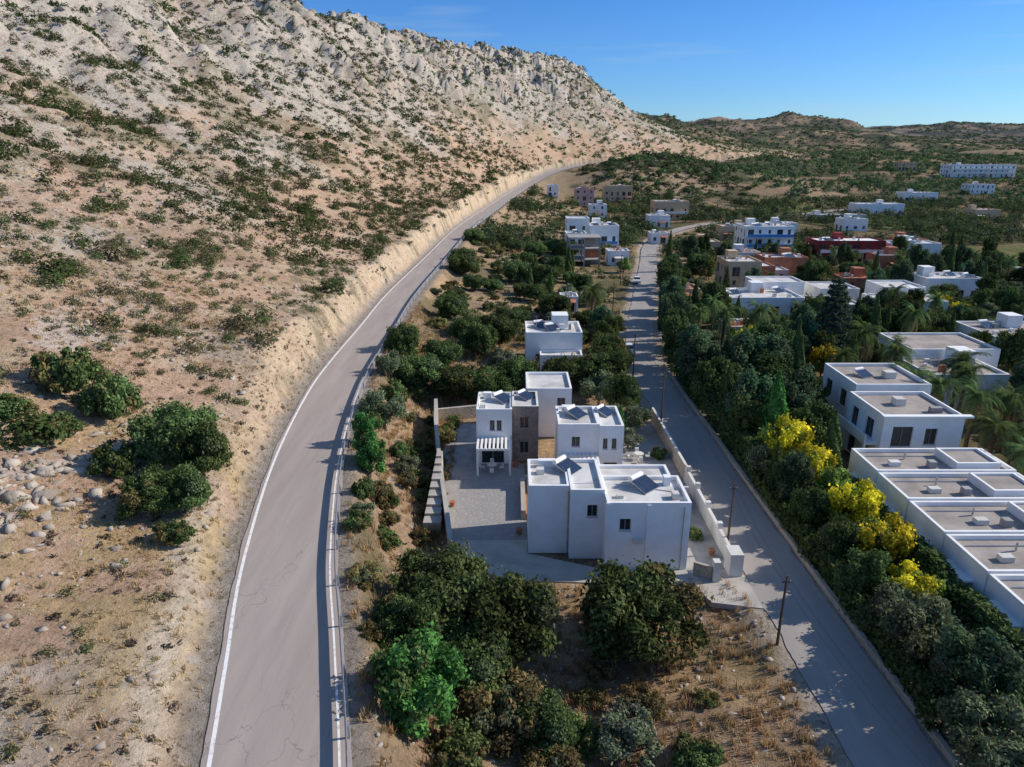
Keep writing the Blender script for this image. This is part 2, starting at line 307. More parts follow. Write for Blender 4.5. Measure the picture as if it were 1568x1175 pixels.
# ------------------------------------------------------------ roads
def tangents(P):
    T=np.gradient(P[:,:2],axis=0);T/=np.linalg.norm(T,axis=1)[:,None];return T
def strip(name,P,a,b,dz,mat,wob=0):
    T=tangents(P);Nn=np.stack([T[:,1],-T[:,0]],1);V=[]
    for j,o in enumerate((a,b)):
        ow=o+wob*(fbm(P[:,1],P[:,0]*0+j*31,1.6,300+j,3)-.5)
        V.append(np.stack([P[:,0]+Nn[:,0]*ow,P[:,1]+Nn[:,1]*ow,P[:,2]+dz],1))
    m=len(P);V=np.concatenate(V);F=[(i,m+i,m+i+1,i+1) for i in range(m-1)]
    return link(bpy.data.objects.new(name,mk_mesh(name,V,F,[mat])))
R1f=catmull(R1[::1],6);R2f=catmull(R2,6)
strip('road',R1f,-3.2,3.2,.0,M['asph'],.22)
strip('road_marking_line',R1f,-2.97,-2.77,.008,M['line'])
strip('road_marking_line',R1f,2.62,2.74,.008,M['line'])
strip('village_road',R2f,-2.35,2.45,.0,M['asph2'],.45)
R1f=R1f[::2];R2f=R2f[::2]
# ------------------------------------------------------------ mesh builder
class MB:
    def __init__(s): s.V=[];s.F=[];s.mi=[];s.mats=[]
    def m(s,k):
        mt=M[k]
        if mt not in s.mats: s.mats.append(mt)
        return s.mats.index(mt)
    def quad(s,a,b,c,d,k):
        i=len(s.V);s.V+=[tuple(a),tuple(b),tuple(c),tuple(d)];s.F.append((i,i+1,i+2,i+3));s.mi.append(s.m(k))
    def box(s,x0,y0,z0,x1,y1,z1,k,top=None):
        p=[(x0,y0,z0),(x1,y0,z0),(x1,y1,z0),(x0,y1,z0),(x0,y0,z1),(x1,y0,z1),(x1,y1,z1),(x0,y1,z1)]
        for q in ((0,1,5,4),(1,2,6,5),(2,3,7,6),(3,0,4,7),(3,2,1,0)): s.quad(*[p[i] for i in q],k)
        s.quad(p[4],p[5],p[6],p[7],top or k)
    def poly(s,pts,z0,z1,k,ks=None):
        n_=len(pts);i=len(s.V)
        s.V+=[(p[0],p[1],z1) for p in pts];s.F.append(tuple(range(i,i+n_)));s.mi.append(s.m(k))
        for j in range(n_):
            a=pts[j];b=pts[(j+1)%n_];s.quad((a[0],a[1],z0),(b[0],b[1],z0),(b[0],b[1],z1),(a[0],a[1],z1),ks or k)
    def cyl(s,p0,p1,r0,r1,k,nseg=8,cap=True):
        p0=Vector(p0);p1=Vector(p1);d=(p1-p0).normalized();u=d.orthogonal().normalized();v=d.cross(u)
        A=[p0+u*math.cos(t)*r0+v*math.sin(t)*r0 for t in [2*PI*i/nseg for i in range(nseg)]]
        B=[p1+u*math.cos(t)*r1+v*math.sin(t)*r1 for t in [2*PI*i/nseg for i in range(nseg)]]
        for i in range(nseg): s.quad(A[i],A[(i+1)%nseg],B[(i+1)%nseg],B[i],k)
        if cap:
            for ring,rev in ((A,True),(B,False)):
                i=len(s.V);s.V+=[tuple(q) for q in ring];f=list(range(i,i+nseg));s.F.append(tuple(f[::-1] if rev else f));s.mi.append(s.m(k))
    def wall(s,p0,p1,z0,h,ops,k,gk='glass'):
        dx,dy=p1[0]-p0[0],p1[1]-p0[1];L=math.hypot(dx,dy);tx,ty=dx/L,dy/L;nx_,ny_=ty,-tx
        def P(u,v,w=0): return (p0[0]+tx*u+nx_*w,p0[1]+ty*u+ny_*w,z0+v)
        ops=[o for o in ops if o[0]>=.05 and o[1]<=L-.05 and o[3]<=h-.05]
        us=sorted(set([0,L]+[o[0] for o in ops]+[o[1] for o in ops]));vs=sorted(set([0,h]+[o[2] for o in ops]+[o[3] for o in ops]))
        for i in range(len(us)-1):
            for j in range(len(vs)-1):
                cu=(us[i]+us[i+1])/2;cv=(vs[j]+vs[j+1])/2
                if any(o[0]<cu<o[1] and o[2]<cv<o[3] for o in ops): continue
                s.quad(P(us[i],vs[j]),P(us[i+1],vs[j]),P(us[i+1],vs[j+1]),P(us[i],vs[j+1]),k)
        for o in ops:
            a,b,c,d=o[:4];w=-.2;g=o[4] if len(o)>4 else gk
            s.quad(P(a,c),P(b,c),P(b,c,w),P(a,c,w),k);s.quad(P(a,d,w),P(b,d,w),P(b,d),P(a,d),k)
            s.quad(P(a,c),P(a,c,w),P(a,d,w),P(a,d),k);s.quad(P(b,c,w),P(b,c),P(b,d),P(b,d,w),k)
            s.quad(P(a,c,w),P(b,c,w),P(b,d,w),P(a,d,w),g)
            f=.06;w2=-.15
            for (e0,e1,e2,e3) in ((a,a+f,c,d),(b-f,b,c,d),(a+f,b-f,c,c+f),(a+f,b-f,d-f,d),((a+b)/2-f/2,(a+b)/2+f/2,c+f,d-f)):
                s.quad(P(e0,e2,w2),P(e1,e2,w2),P(e1,e3,w2),P(e0,e3,w2),'frame')
            if c>.5:
                s.quad(P(a-.06,c-.06,.05),P(b+.06,c-.06,.05),P(b+.06,c-.005,.05),P(a-.06,c-.005,.05),'conc2');s.quad(P(a-.06,c-.005,.05),P(b+.06,c-.005,.05),P(b+.06,c-.005,0.002),P(a-.06,c-.005,0.002),'conc2')
    def block(s,x0,y0,x1,y1,h,wk='white',rk='roofw',par=.3,ops=None,z0=0):
        ops=ops or {}
        c=[(x0,y0),(x1,y0),(x1,y1),(x0,y1)]
        for i,key in enumerate('frbl'): s.wall(c[i],c[(i+1)%4],z0,h,ops.get(key,[]),wk)
        t=.22;zt=z0+h
        for (ax,ay,bx,by) in ((x0,y0,x1,y0+t),(x0,y1-t,x1,y1),(x0,y0+t,x0+t,y1-t),(x1-t,y0+t,x1,y1-t)):
            s.quad((ax,ay,zt),(bx,ay,zt),(bx,by,zt),(ax,by,zt),wk if wk!='stoneb' else 'white2')
        i0,j0,i1,j1=x0+t,y0+t,x1-t,y1-t;zr=zt-par
        s.quad((i0,j0,zr),(i1,j0,zr),(i1,j1,zr),(i0,j1,zr),rk)
        s.quad((i1,j0,zr),(i0,j0,zr),(i0,j0,zt),(i1,j0,zt),wk);s.quad((i0,j1,zr),(i1,j1,zr),(i1,j1,zt),(i0,j1,zt),wk)
        s.quad((i0,j0,zr),(i0,j1,zr),(i0,j1,zt),(i0,j0,zt),wk);s.quad((i1,j1,zr),(i1,j0,zr),(i1,j0,zt),(i1,j1,zt),wk)
    def heater(s,x,y,z,a=0,sc=1.0):
        ca,sa=math.cos(a),math.sin(a)
        def T(u,v,w): return (x+(u*ca-v*sa)*sc,y+(u*sa+v*ca)*sc,z+w*sc)
        A=[T(-1,-.9,.12),T(1,-.9,.12),T(1,.7,.72),T(-1,.7,.72)]
        s.quad(*A,'panel');s.quad(*[ (p[0],p[1],p[2]-.08) for p in A[::-1]],'metal')
        for i in range(4):
            p,q=A[i],A[(i+1)%4];s.quad((p[0],p[1],p[2]-.08),(q[0],q[1],q[2]-.08),(q[0],q[1],q[2]+.01),(p[0],p[1],p[2]+.01),'metal')
        s.cyl(T(-.8,.98,.78),T(.8,.98,.78),.24*sc,.24*sc,'white',10)
        for u in (-.8,.8):
            s.cyl(T(u,1.0,0),T(u,1.0,.6),.03,.03,'metal',5);s.cyl(T(u,-.85,0),T(u,-.85,.12),.03,.03,'metal',5)
            s.cyl(T(u,-.85,.06),T(u,1.0,.06),.03,.03,'metal',5)
    def pergola(s,x0,y0,x1,y1,h,k='white',n_=9):
        for (a,b) in ((x0,y0),(x1-.2,y0)): s.box(a,b,0,a+.2,b+.2,h,k)
        s.box(x0,y0,h,x1,y0+.2,h+.2,k);s.box(x0,y1-.2,h,x1,y1,h+.2,k)
        for i in range(n_):
            x=x0+(x1-x0-.2)*i/(n_-1);s.box(x,y0-.2,h+.2,x+.2,y1,h+.32,k)
    def done(s,name,loc=(0,0,0),rz=0,parent=None):
        me=bpy.data.meshes.new(name);me.from_pydata(s.V,[],s.F)
        for m_ in s.mats: me.materials.append(m_)
        me.polygons.foreach_set('material_index',s.mi);me.update()
        o=bpy.data.objects.new(name,me);o.location=loc;o.rotation_euler=(0,0,rz);return link(o,parent)
def win(u,z,w=.9,h=1.1,g='glass'): return (u,u+w,z,z+h,g)
RECTS=[(FX[0],FX[2],FX[1],FX[3])]
def reserve(x0,y0,x1,y1): RECTS.append((x0,y0,x1,y1))
def autoops(L,h,st,dens=3.0,seed=0,doors=True):
    r=random.Random(seed);o=[];nn=max(1,int(L/dens))
    for f in range(st):
        for i in range(nn):
            u=(i+.5)*L/nn+r.uniform(-.2,.2);z=f*3.0
            if r.random()<.12: continue
            if r.random()<.35 and doors: w=r.choice([1.0,1.8]);o.append((u-w/2,u+w/2,z+.08,z+2.25,r.choice(['glass','shutter'])))
            else: w=r.choice([.8,1.0,1.4]);o.append((u-w/2,u+w/2,z+1.0,z+2.15,r.choice(['glass','glass','shutter'])))
    o.sort();q=[]
    for a in o:
        if all(a[0]>b[1]+.05 or a[1]<b[0]-.05 or a[2]>b[3]+.05 or a[3]<b[2]-.05 for b in q): q.append(a)
    return q
def house(name,x0,y0,x1,y1,h,wk='white',rk='roofw',rz=0,seed=0,st=None,ext=(),z=None,heat=1,dens=3.0,balc=False,blue=False):
    cx,cy=(x0+x1)/2,(y0+y1)/2;b=MB();st=st or max(1,int(h/2.9))
    w=x1-x0;d=y1-y0
    ops={'f':autoops(w,h,st,dens,seed),'b':autoops(w,h,st,dens,seed+1),'l':autoops(d,h,st,dens,seed+2),'r':autoops(d,h,st,dens,seed+3)}
    zz=h1(cx,cy) if z is None else z
    b.box(-w/2+.05,-d/2+.05,-2.5,w/2-.05,d/2-.05,-.003,'conc')
    b.block(-w/2,-d/2,w/2,d/2,h,wk,rk,.35,ops)
    r=random.Random(seed)
    for (ex0,ey0,ex1,ey1,eh,ek,ez) in ext:
        b.block(ex0-cx,ey0-cy,ex1-cx,ey1-cy,eh,ek,rk,.3,{'f':autoops(ex1-ex0,eh,max(1,int(eh/2.9)),dens,seed+7),'l':autoops(ey1-ey0,eh,max(1,int(eh/2.9)),dens,seed+9)},z0=ez)
    for i in range(heat): b.heater(r.uniform(-w/2+1.5,w/2-1.5),r.uniform(-d/4,d/4),h-.35,r.uniform(-.2,.2)+.4)
    if balc:
        for f in range(1,st):
            b.box(-w/2+.5,-d/2-1.3,f*3-.15,w/2-.5,-d/2-.003,f*3,wk)
            b.box(-w/2+.5,-d/2-1.3,f*3+.004,w/2-.5,-d/2-1.2,f*3+.9,'blue' if blue else 'white')
            k=int(w/3)
            for i in range(k+1):
                xx=-w/2+.6+(w-1.4)*i/k;b.box(xx,-d/2-1.28,(f-1)*3,xx+.2,-d/2-1.08,f*3-.152,'white')
    if w>7:
        sx=r.uniform(-w/2+1,w/2-3.5);b.box(sx,d/2-3.2,h-.345,sx+2.4,d/2-.5,h+1.6,wk)
    for i in range(4+int(w/4)):
        xx=r.uniform(-w/2+.8,w/2-1.4);yy=r.uniform(-d/2+.8,d/2-1.2);b.box(xx,yy,h-.34,xx+r.uniform(.3,.8),yy+.4,h+r.uniform(.0,.6),r.choice(['white2','conc','terra','white','metal']))
    for i in range(2):
        xx=r.uniform(-w/2+.6,w/2-.6);b.cyl((xx,0,h-.34),(xx,0,h+1.6),.03,.02,'metal',5)
        b.cyl((xx-.4,0,h+1.5),(xx+.4,0,h+1.5),.02,.02,'metal',4)
    if r.random()<.6 and not ext:
        aw=min(3.0,w*.4);ax=r.uniform(-w/2+.3,w/2-aw-.3);k=r.choice(['tile','white2','terra'])
        b.quad((ax,-d/2-1.8,2.35),(ax+aw,-d/2-1.8,2.35),(ax+aw,-d/2-.004,2.75),(ax,-d/2-.004,2.75),k)
        b.quad((ax,-d/2-.004,2.7),(ax+aw,-d/2-.004,2.7),(ax+aw,-d/2-1.8,2.3),(ax,-d/2-1.8,2.3),k)
        for q in (ax+.1,ax+aw-.1): b.cyl((q,-d/2-1.7,0),(q,-d/2-1.7,2.34),.06,.06,'wood',5)
    ex=[x0,x1]+[e[0] for e in ext]+[e[2] for e in ext];ey=[y0,y1]+[e[1] for e in ext]+[e[3] for e in ext]
    reserve(min(ex),min(ey),max(ex),max(ey))
    return b.done(name,(cx,cy,zz),rz)
# ------------------------------------------------------------ the white villas
b=MB()
b.block(1.3,48.3,4.5,53.2,6.0,'white','roofw',.3,{'l':[win(1.6,3.9,.8,1.0)]})
b.block(4.5,47.5,7.1,53.2,6.05,'white','roofw',.3,{'f':[win(1.3,3.7,.8,1.05)]})
b.block(7.1,46.0,13.4,50.6,5.75,'white','roofw',.3,{'f':[win(1.0,3.4,.85,1.0)],'r':[win(1.8,3.4)]})
b.block(7.1,50.6,13.0,53.4,5.4,'white','roofw',.25,{'r':[win(1,3.3)]})
b.box(7.0,45.92,3.05,7.25,46.0,5.75,'white');b.box(10.1,45.9,0,10.35,45.998,5.6,'white')
b.heater(4.6,51.6,5.72,.9,.9);b.heater(10.4,49.0,5.45,.75,.9)
b.box(2.0,50.8,5.705,2.6,51.4,6.15,'white2');b.box(12.2,47.0,5.46,12.7,47.6,5.95,'white2');b.box(8.0,47.2,5.46,8.5,47.6,5.7,'white2');b.box(12.0,49.3,5.46,12.5,49.9,6.2,'white')
b.box(2.2,52.2,5.705,3.6,52.7,6.3,'white');b.cyl((12.9,45.93,0),(12.9,45.93,5.4),.05,.05,'metal',6);b.cyl((4.4,48.22,0),(4.4,48.22,5.6),.05,.05,'metal',6)
b.cyl((3.0,49,5.75),(6.4,49.2,5.75),.03,.03,'metal',5);b.cyl((8.2,49.6,5.49),(12.4,48.3,5.49),.03,.03,'metal',5)
b.box(9.2,45.7,2.4,9.9,45.99,2.8,'white2')
b.done('front_villa');reserve(1,45.5,13.6,53.5)
b=MB()
b.block(4.4,61,8.3,66,6.0,'white','roofw',.3,{'f':[win(1.3,3.7,.8,1.0),(1.2,2.8,.05,2.2,'glass')],'l':[win(2,3.7)]})
b.block(8.3,60.6,10.6,66,6.0,'white','roofw',.3,{'f':[win(.35,3.6,.45,1.1),win(1.2,3.6,.45,1.1),(.5,1.8,.05,2.2,'shutter')],'r':[win(2,3.6)]})
b.pergola(4.7,58.2,8.2,60.99,2.7)
b.heater(6.4,63.9,5.72,.9,.85);b.heater(9.3,64.4,5.72,.9,.75)
b.box(5.0,64.6,5.705,6.0,65.3,6.4,'white')
b.done('rear_villa');reserve(4,58,10.8,66)
b=MB()
b.block(-3.6,65,0,70.3,6.0,'white','roofw',.3,{'f':[win(1.35,3.7,.5,1.1),win(2.05,3.7,.5,1.1),(.5,2.8,.05,2.3,'glass')],'l':[win(2,3.6)]})
b.block(0,65.6,2.7,70.3,6.1,'stoneb','roofw',.3,{'f':[win(.8,3.7,.9,1.2),win(.8,.9,.9,1.3)]})
b.pergola(-3.5,62.2,-.1,64.99,2.7)
b.block(1.6,72,6.6,78,5.8,'white','roofw',.3,{'f':[win(3.4,3.6)]})
b.heater(-.9,68.2,5.72,.9,.85);b.heater(1.5,68.8,5.82,.9,.75)
b.box(-3,69,5.705,-2.2,69.6,6.3,'white');b.box(-3.3,66,5.705,-2.7,66.5,6.1,'white2')
b.done('stone_bay_villa');reserve(-3.7,62,6.7,78)
b=MB()
b.poly([(-5.2,50.3),(1.28,50.3),(1.28,64.9),(-7.0,64.9)],-.3,.02,'pave')
b.poly([(-7.0,64.92),(-3.62,64.92),(-3.62,76),(-8.3,76)],-.3,.02,'conc')
b.poly([(-5.0,50.28),(-4.2,46.6),(0,44.6),(7,44.2),(13.5,44.2),(17.2,45.2),(17.2,46.0),(7.0,46.0),(1.25,48.25),(1.28,50.28)],-.4,.018,'conc2')
b.poly([(13.42,46.02),(16.8,46.02),(16.6,76),(10.7,76),(10.7,53.5),(13.42,53.5)],-.4,.02,'conc')
b.poly([(2.8,53.6),(4.3,53.6),(4.3,61),(2.8,65)],-.3,.02,'pave')
b.poly([(14.2,41.9),(17.7,41.2),(17.7,45.18),(17.2,45.18),(13.6,44.19)],-.4,.015,'conc2')
b.done('courtyard_paving')
def wallseg(b,p,q,th,z0,z1,k,cap=None,z1b=None):
    d=Vector((q[0]-p[0],q[1]-p[1]));nn=Vector((d.y,-d.x)).normalized()*th/2;z1b=z1 if z1b is None else z1b
    a0=(p[0]-nn.x,p[1]-nn.y);a1=(p[0]+nn.x,p[1]+nn.y);c0=(q[0]-nn.x,q[1]-nn.y);c1=(q[0]+nn.x,q[1]+nn.y)
    b.quad((*a1,z0),(*c1,z0),(*c1,z1b),(*a1,z1),k);b.quad((*c0,z0),(*a0,z0),(*a0,z1),(*c0,z1b),k)
    b.quad((*a0,z0),(*a1,z0),(*a1,z1),(*a0,z1),k);b.quad((*c1,z0),(*c0,z0),(*c0,z1b),(*c1,z1b),k)
    b.quad((*a0,z1),(*a1,z1),(*c1,z1b),(*c0,z1b),cap or k)
b=MB()
pts=[(-4.9,48.2,1.3),(-5.5,52,1.6),(-6.5,58,2.0),(-7.4,64,2.2),(-8.4,71,2.6),(-9.0,77,2.8)]
for i in range(len(pts)-1): wallseg(b,pts[i][:2],pts[i+1][:2],.4,-1,pts[i][2],'stonew','conc2',pts[i+1][2])
wallseg(b,(-9,77),(0,79.5),.35,-1,1.5,'stonew','conc2')
for i in range(9): b.box(-7.5+.02*i,51.5+i*1.2,.0,-6.0-.1*i,52.7+i*1.2-.003,.9+i*.22,'stonew','conc2')
b.done('stone_retaining_wall')
b=MB()
wallseg(b,(16.9,46.5),(16.9,61),.25,-1,1.5,'white2','white2');wallseg(b,(16.9,61.01),(16.7,77),.25,-1,1.7,'stonew','white2')
b.box(16.4,45.0,-.5,17.4,46.4,1.9,'white2');b.box(15.0,44.3,-.5,15.5,44.9,1.7,'white2')
wallseg(b,(13.8,45.4),(15.0,44.7),.25,-1,1.1,'stonew','conc2')
for y in (49.5,53,56.5,60): b.box(16.7,y,1.5,17.1,y+.4,2.0,'white2')
b.done('roadside_garden_wall')
b=MB()
wallseg(b,(1.0,53.6),(1.0,60.0),.4,0,.9,'stonew','conc2');wallseg(b,(1.2,60.2),(2.7,60.2),.3,0,1.0,'stonew','conc2');wallseg(b,(2.7,53.8),(2.7,60.04),.3,0,.9,'stonew','conc2')
b.poly([(1.21,53.6),(2.54,53.6),(2.54,60),(1.21,60)],0,.55,'tile')
wallseg(b,(10.8,57.5),(16.4,57.5),.25,0,1.2,'white2');
b.done('planter_walls')
def furniture(x,y):
    b=MB();b.cyl((0,0,.68),(0,0,.74),.5,.5,'white2',12);b.cyl((0,0,.02),(0,0,.68),.05,.05,'metal',6)
    for a in (0,1.6,3.1,4.7):
        cx,cy=.95*math.cos(a),.95*math.sin(a);b.box(cx-.22,cy-.22,.4,cx+.22,cy+.22,.45,'white2')
        for sx in (-.2,.16):
            for sy in (-.2,.16): b.box(cx+sx,cy+sy,.0,cx+sx+.04,cy+sy+.04,.4,'metal')
        ox=.2*math.cos(a);oy=.2*math.sin(a);b.box(cx+ox-.18,cy+oy-.18*abs(math.sin(a))-.02,.45,cx+ox+.18*abs(math.sin(a))+.02,cy+oy+.02,.85,'white2')
    b.done('patio_table_set',(x,y,.02))
furniture(-2.0,63.3);furniture(6.5,59.4);furniture(13.2,66)
for (x,y) in ((0.3,64.2),(-5.4,56),(3.4,60.4),(11.2,59),(0.6,51.2),(15.9,48),(14,54)):
    b=MB();b.cyl((0,0,0),(0,0,.5),.2,.3,'tile',10);b.cyl((0,0,.42),(0,0,.45),.26,.26,'shutter',10);b.done('plant_pot',(x,y,.02))
# ------------------------------------------------------------ terraced white row on the right
b=MB()
yy=58.6
for i in range(6):
    y1=yy;y0=yy-4.7;hh=4.6-.16*i;x0=31.3+.1*i
    b.block(x0,y0,x0+12,y1-.006,hh,'white','roofg',.36,{'l':[win(1.2,1.1,1.6,1.4),],'f':[win(2,1,1.2,1.2),win(6,1,1.2,1.2)]})
    b.block(x0+7.2,y0+.6,x0+11,y1-.8,.75,'white','roofg',.2,z0=hh-.355)
    b.box(x0+2+.7*(i%3),y0+1.5,hh-.355,x0+2.9+.7*(i%3),y0+2.1,hh+.05,'white2')
    b.box(x0+5.2,y0+1.1,hh-.355,x0+5.8,y0+1.7,hh+.25,'conc');b.cyl((x0+4,y0+3,hh-.3),(x0+4,y0+3,hh+.35),.08,.08,'metal',6)
    b.cyl((x0+.8,y0+3.6,hh-.3),(x0+6.8,y0+3.6,hh-.3),.04,.04,'metal',5)
    b.box(x0-.9,y0+1.0,2.5,x0-.003,y1-1.0,2.65,'white')
    yy-=4.76
b.done('terraced_apartment_row');reserve(29.9,29.5,44,59)
b=MB()
b.block(36,62.3,43.8,69.6,6.3,'white','roofg',.35,{'f':[(1,3,3.1,5.2,'glass'),(4.2,5.4,3.3,5.0,'glass'),(1,3,.1,2.2,'glass')],'l':[(1,2.4,3.2,5.2,'glass'),(4,5.6,3.2,5.2,'glass'),(1,2.6,.1,2.2,'glass'),(4,5.6,.1,2.2,'glass')]})
b.block(37.3,71,45.5,79,6.6,'white','roofg',.35,{'f':[win(1,3.6)],'l':[(1,2.6,3.2,5.2,'glass'),(4.6,6.2,3.2,5.2,'glass')]})
b.box(34.8,63.0,3.0,35.997,69,3.15,'white');b.box(34.8,63,3.151,34.9,69,4.0,'white');b.box(34.8,63,0,35.0,63.2,3,'white');b.box(34.8,68.8,0,35.0,69,3,'white')
b.box(35.6,61.7,6.31,44.2,62.29,6.5,'white');b.box(39,66,5.96,40,67,6.7,'white2');b.box(41.5,64,5.96,42.6,64.6,6.5,'conc')
b.box(42,74,6.26,43.2,75,7.0,'white2');b.heater(40,75,6.26,.4,.8)
b.done('white_apartment_block');reserve(34.5,61.5,46,79)
house('white_apartment_block',52,82,62,90,4.6,'white','roofg',seed=5,ext=[(54,90.01,66,99,5.6,'white',0)],heat=1)
house('white_apartment_block',60,66,68,75,4.6,'white','roofg',seed=6)
house('white_apartment_block',72,100,84,110,4.6,'white','roofg',seed=8)
# ------------------------------------------------------------ village
house('white_cottage',2.0,97,10.2,104,5.4,seed=21,ext=[(4,94.2,10,96.99,2.8,'white',0)],heat=2)
house('small_white_house',9.5,134,13,138,3.2,seed=22,heat=0)
house('long_white_complex',42,131,56,141,4.0,'white','roofw',seed=23,heat=2,ext=[(56.01,128,66,137,3.3,'white2',0),(50,141.01,60,148,5.2,'white',0),(62,138,70,146,4.4,'white2',0)],dens=3.0)
house('white_house',69.5,128,82,136,4.0,'white','roofw',seed=53,heat=2,ext=[(74,136.01,82,144,5.2,'white',0)])
house('white_house',88,146,100,154,4.8,seed=24,heat=2)
house('beige_house',50,161,58,170,6.6,'beige','roofw',seed=25,ext=[(58.01,163,62,170,5.2,'terra',0)])
house('terracotta_house',64,176,75,184,5.4,'terra','roofw',seed=26,ext=[(61,170,68,175.99,3.2,'white2',0)],heat=2)
house('blue_trim_apartments',72,217,87,228,9.2,'white','roofw',seed=27,heat=3,balc=True,dens=2.6,blue=True)
house('dark_red_hotel',90,206,110,215,6.4,'dred','white',seed=28,heat=2,balc=True)
house('white_hotel_wing',112,207,127,215,5.6,'white','roofw',seed=29,heat=2,balc=True)
house('white_house',171,352,194,362,5.5,seed=30,heat=1,dens=3.5)
house('white_hotel',351,578,402,594,9.5,seed=31,heat=2,balc=True,dens=4)
house('white_house',24,217,33,226,8.5,'white','roofw',seed=32,heat=2,balc=True,ext=[(17,219,23.99,227,10.5,'white',0)],blue=True)
house('blue_trim_house',16,207,22,214,7.0,'white','roofw',seed=33,heat=1,balc=True,blue=True)
b=MB()
for f in range(3):
    b.box(0,0,f*3+2.75,9,8,f*3+3.0,'conc')
    for x in (0.1,4.2,8.4):
        for y in (.1,7.4): b.box(x,y,f*3+.002,x+.45,y+.45,f*3+2.748,'conc')
    b.box(4.7,3.6,f*3+.002,8.8,3.8,f*3+2.748,'terra' if f==1 else 'conc')
b.box(0,0,-3,9,8,0,'conc')
b.done('unfinished_concrete_building',(15.5,192,h1(20,196)-1.2));reserve(15,191,25,201)
house('white_house',27,196,33,202,4.2,seed=35,heat=0)
house('small_white_house',48,243,54,249,3.6,'white','roofw',seed=36)
house('beige_house',66,330,82,340,8.5,'beige','roofw',seed=37,heat=1,balc=True)
house('beige_house',52,405,68,414,8.5,'beige','roofw',seed=38,heat=1)
house('pink_house',33,375,43,383,9,'pink','tile',seed=39,heat=1)
house('small_white_house',20,405,26,411,6.5,seed=40,heat=0)
house('white_house',120,158,129,166,4.6,seed=41)
house('terracotta_house',122,222,132,229,5,'terra','roofw',seed=42)
house('white_house',100,272,110,280,5.0,seed=44)
house('white_house',230,420,250,430,5,seed=45,dens=4)
house('small_tiled_house',36,112,42,118,3.2,'white2','tile',seed=47,heat=0)
house('small_tiled_house',34,142,39,148,3.4,'beige','tile',seed=48,heat=0)
house('greenhouse_shed',140,330,165,337,3,'white2','roofw',seed=49,heat=0,dens=6)
for i,(x,y,w_,d_,h_,k) in enumerate([(76,158,8,7,3.2,'terra'),(78,262,10,8,5.0,'beige'),(215,330,12,9,5,'beige'),(300,470,16,10,6,'white'),(58,300,9,8,5,'white'),(430,560,26,10,7,'white'),(330,620,16,9,6,'beige'),(36,330,8,7,6,'white'),(100,190,9,7,4.5,'terra'),(62,196,8,7,4.2,'white'),(56,215,8,7,4.5,'beige'),(136,290,10,8,5,'white')]):
    house({'white':'white_house','terra':'terracotta_house','beige':'beige_house'}[k],x,y,x+w_,y+d_,h_,k,'roofw' if i%3 else 'tile',seed=70+i,heat=i%2,rz=0)
# ------------------------------------------------------------ guardrail
def guardrail():
    T=tangents(R1f);sel=[i for i in range(len(R1f)) if 4<R1f[i,1]<330 and R1f[i,0]<0]
    P=R1f[sel];T=T[sel];Nn=np.stack([T[:,1],-T[:,0]],1)
    prof=[(0,.42),(.06,.48),(0,.55),(0,.62),(.06,.69),(0,.76),(-.03,.76),(-.03,.42)]
    V=[];m=len(P);k=len(prof)
    for (o,z) in prof:
        V.append(np.stack([P[:,0]+Nn[:,0]*(3.05-o),P[:,1]+Nn[:,1]*(3.05-o),P[:,2]+z],1))
    V=np.concatenate(V);F=[]
    for j in range(k):
        for i in range(m-1): F.append((j*m+i,j*m+i+1,((j+1)%k)*m+i+1,((j+1)%k)*m+i))
    root=bpy.data.objects.new('guardrail',None);link(root)
    link(bpy.data.objects.new('beam',mk_mesh('beam',V,F,[M['metal']])),root)
    b=MB();acc=0
    for i in range(1,m):
        acc+=np.hypot(*(P[i,:2]-P[i-1,:2]))
        if acc>3.8:
            acc=0;c=P[i,:2]+Nn[i]*3.16;b.box(c[0]-.06,c[1]-.06,P[i,2]-.6,c[0]+.06,c[1]+.06,P[i,2]+.74,'metal')
    b.done('posts',parent=root)
guardrail()
b=MB()
sel=[i for i in range(len(R2)) if 5<R2[i,1]<100];T=tangents(R2)
for i in sel[:-1]:
    p=R2[i];q=R2[i+1];wallseg(b,(p[0]+T[i][1]*2.85,p[1]-T[i][0]*2.85),(q[0]+T[i+1][1]*2.85,q[1]-T[i+1][0]*2.85),.3,-.6,.4,'stonew','stonew')
b.done('low_stone_wall')
# ------------------------------------------------------------ utility poles and wires
poles=[(17.35,37.5,0,5.2),(17.2,48.3,0,6.2),(17.1,74,0,7),(16.9,92,0,7),(19,128,0,7.5),(26,165,0,7.5),(18.0,22,0,6.0)]
for (x,y,z,h) in poles:
    b=MB();b.cyl((0,0,-.6),(0,0,h),.11,.07,'wood',8);b.box(-.3,-.04,h-.5,.3,.04,h-.42,'wood')
    for u in (-.25,.25): b.cyl((u,0,h-.42),(u,0,h-.3),.035,.02,'white2',6)
    b.done('utility_pole',(x,y,z))
b=MB();ps=sorted(poles,key=lambda p:p[1])
for i in range(len(ps)-1):
    for off in (-.25,.25):
        a=ps[i];c=ps[i+1];pr=None
        for k in range(9):
            t=k/8;p=(a[0]+(c[0]-a[0])*t+off,a[1]+(c[1]-a[1])*t,(a[3]-.28)*(1-t)+(c[3]-.28)*t-.5*4*t*(1-t))
            if pr: b.cyl(pr,p,.012,.012,'tyre',4,False)
            pr=p
b.done('overhead_wires')
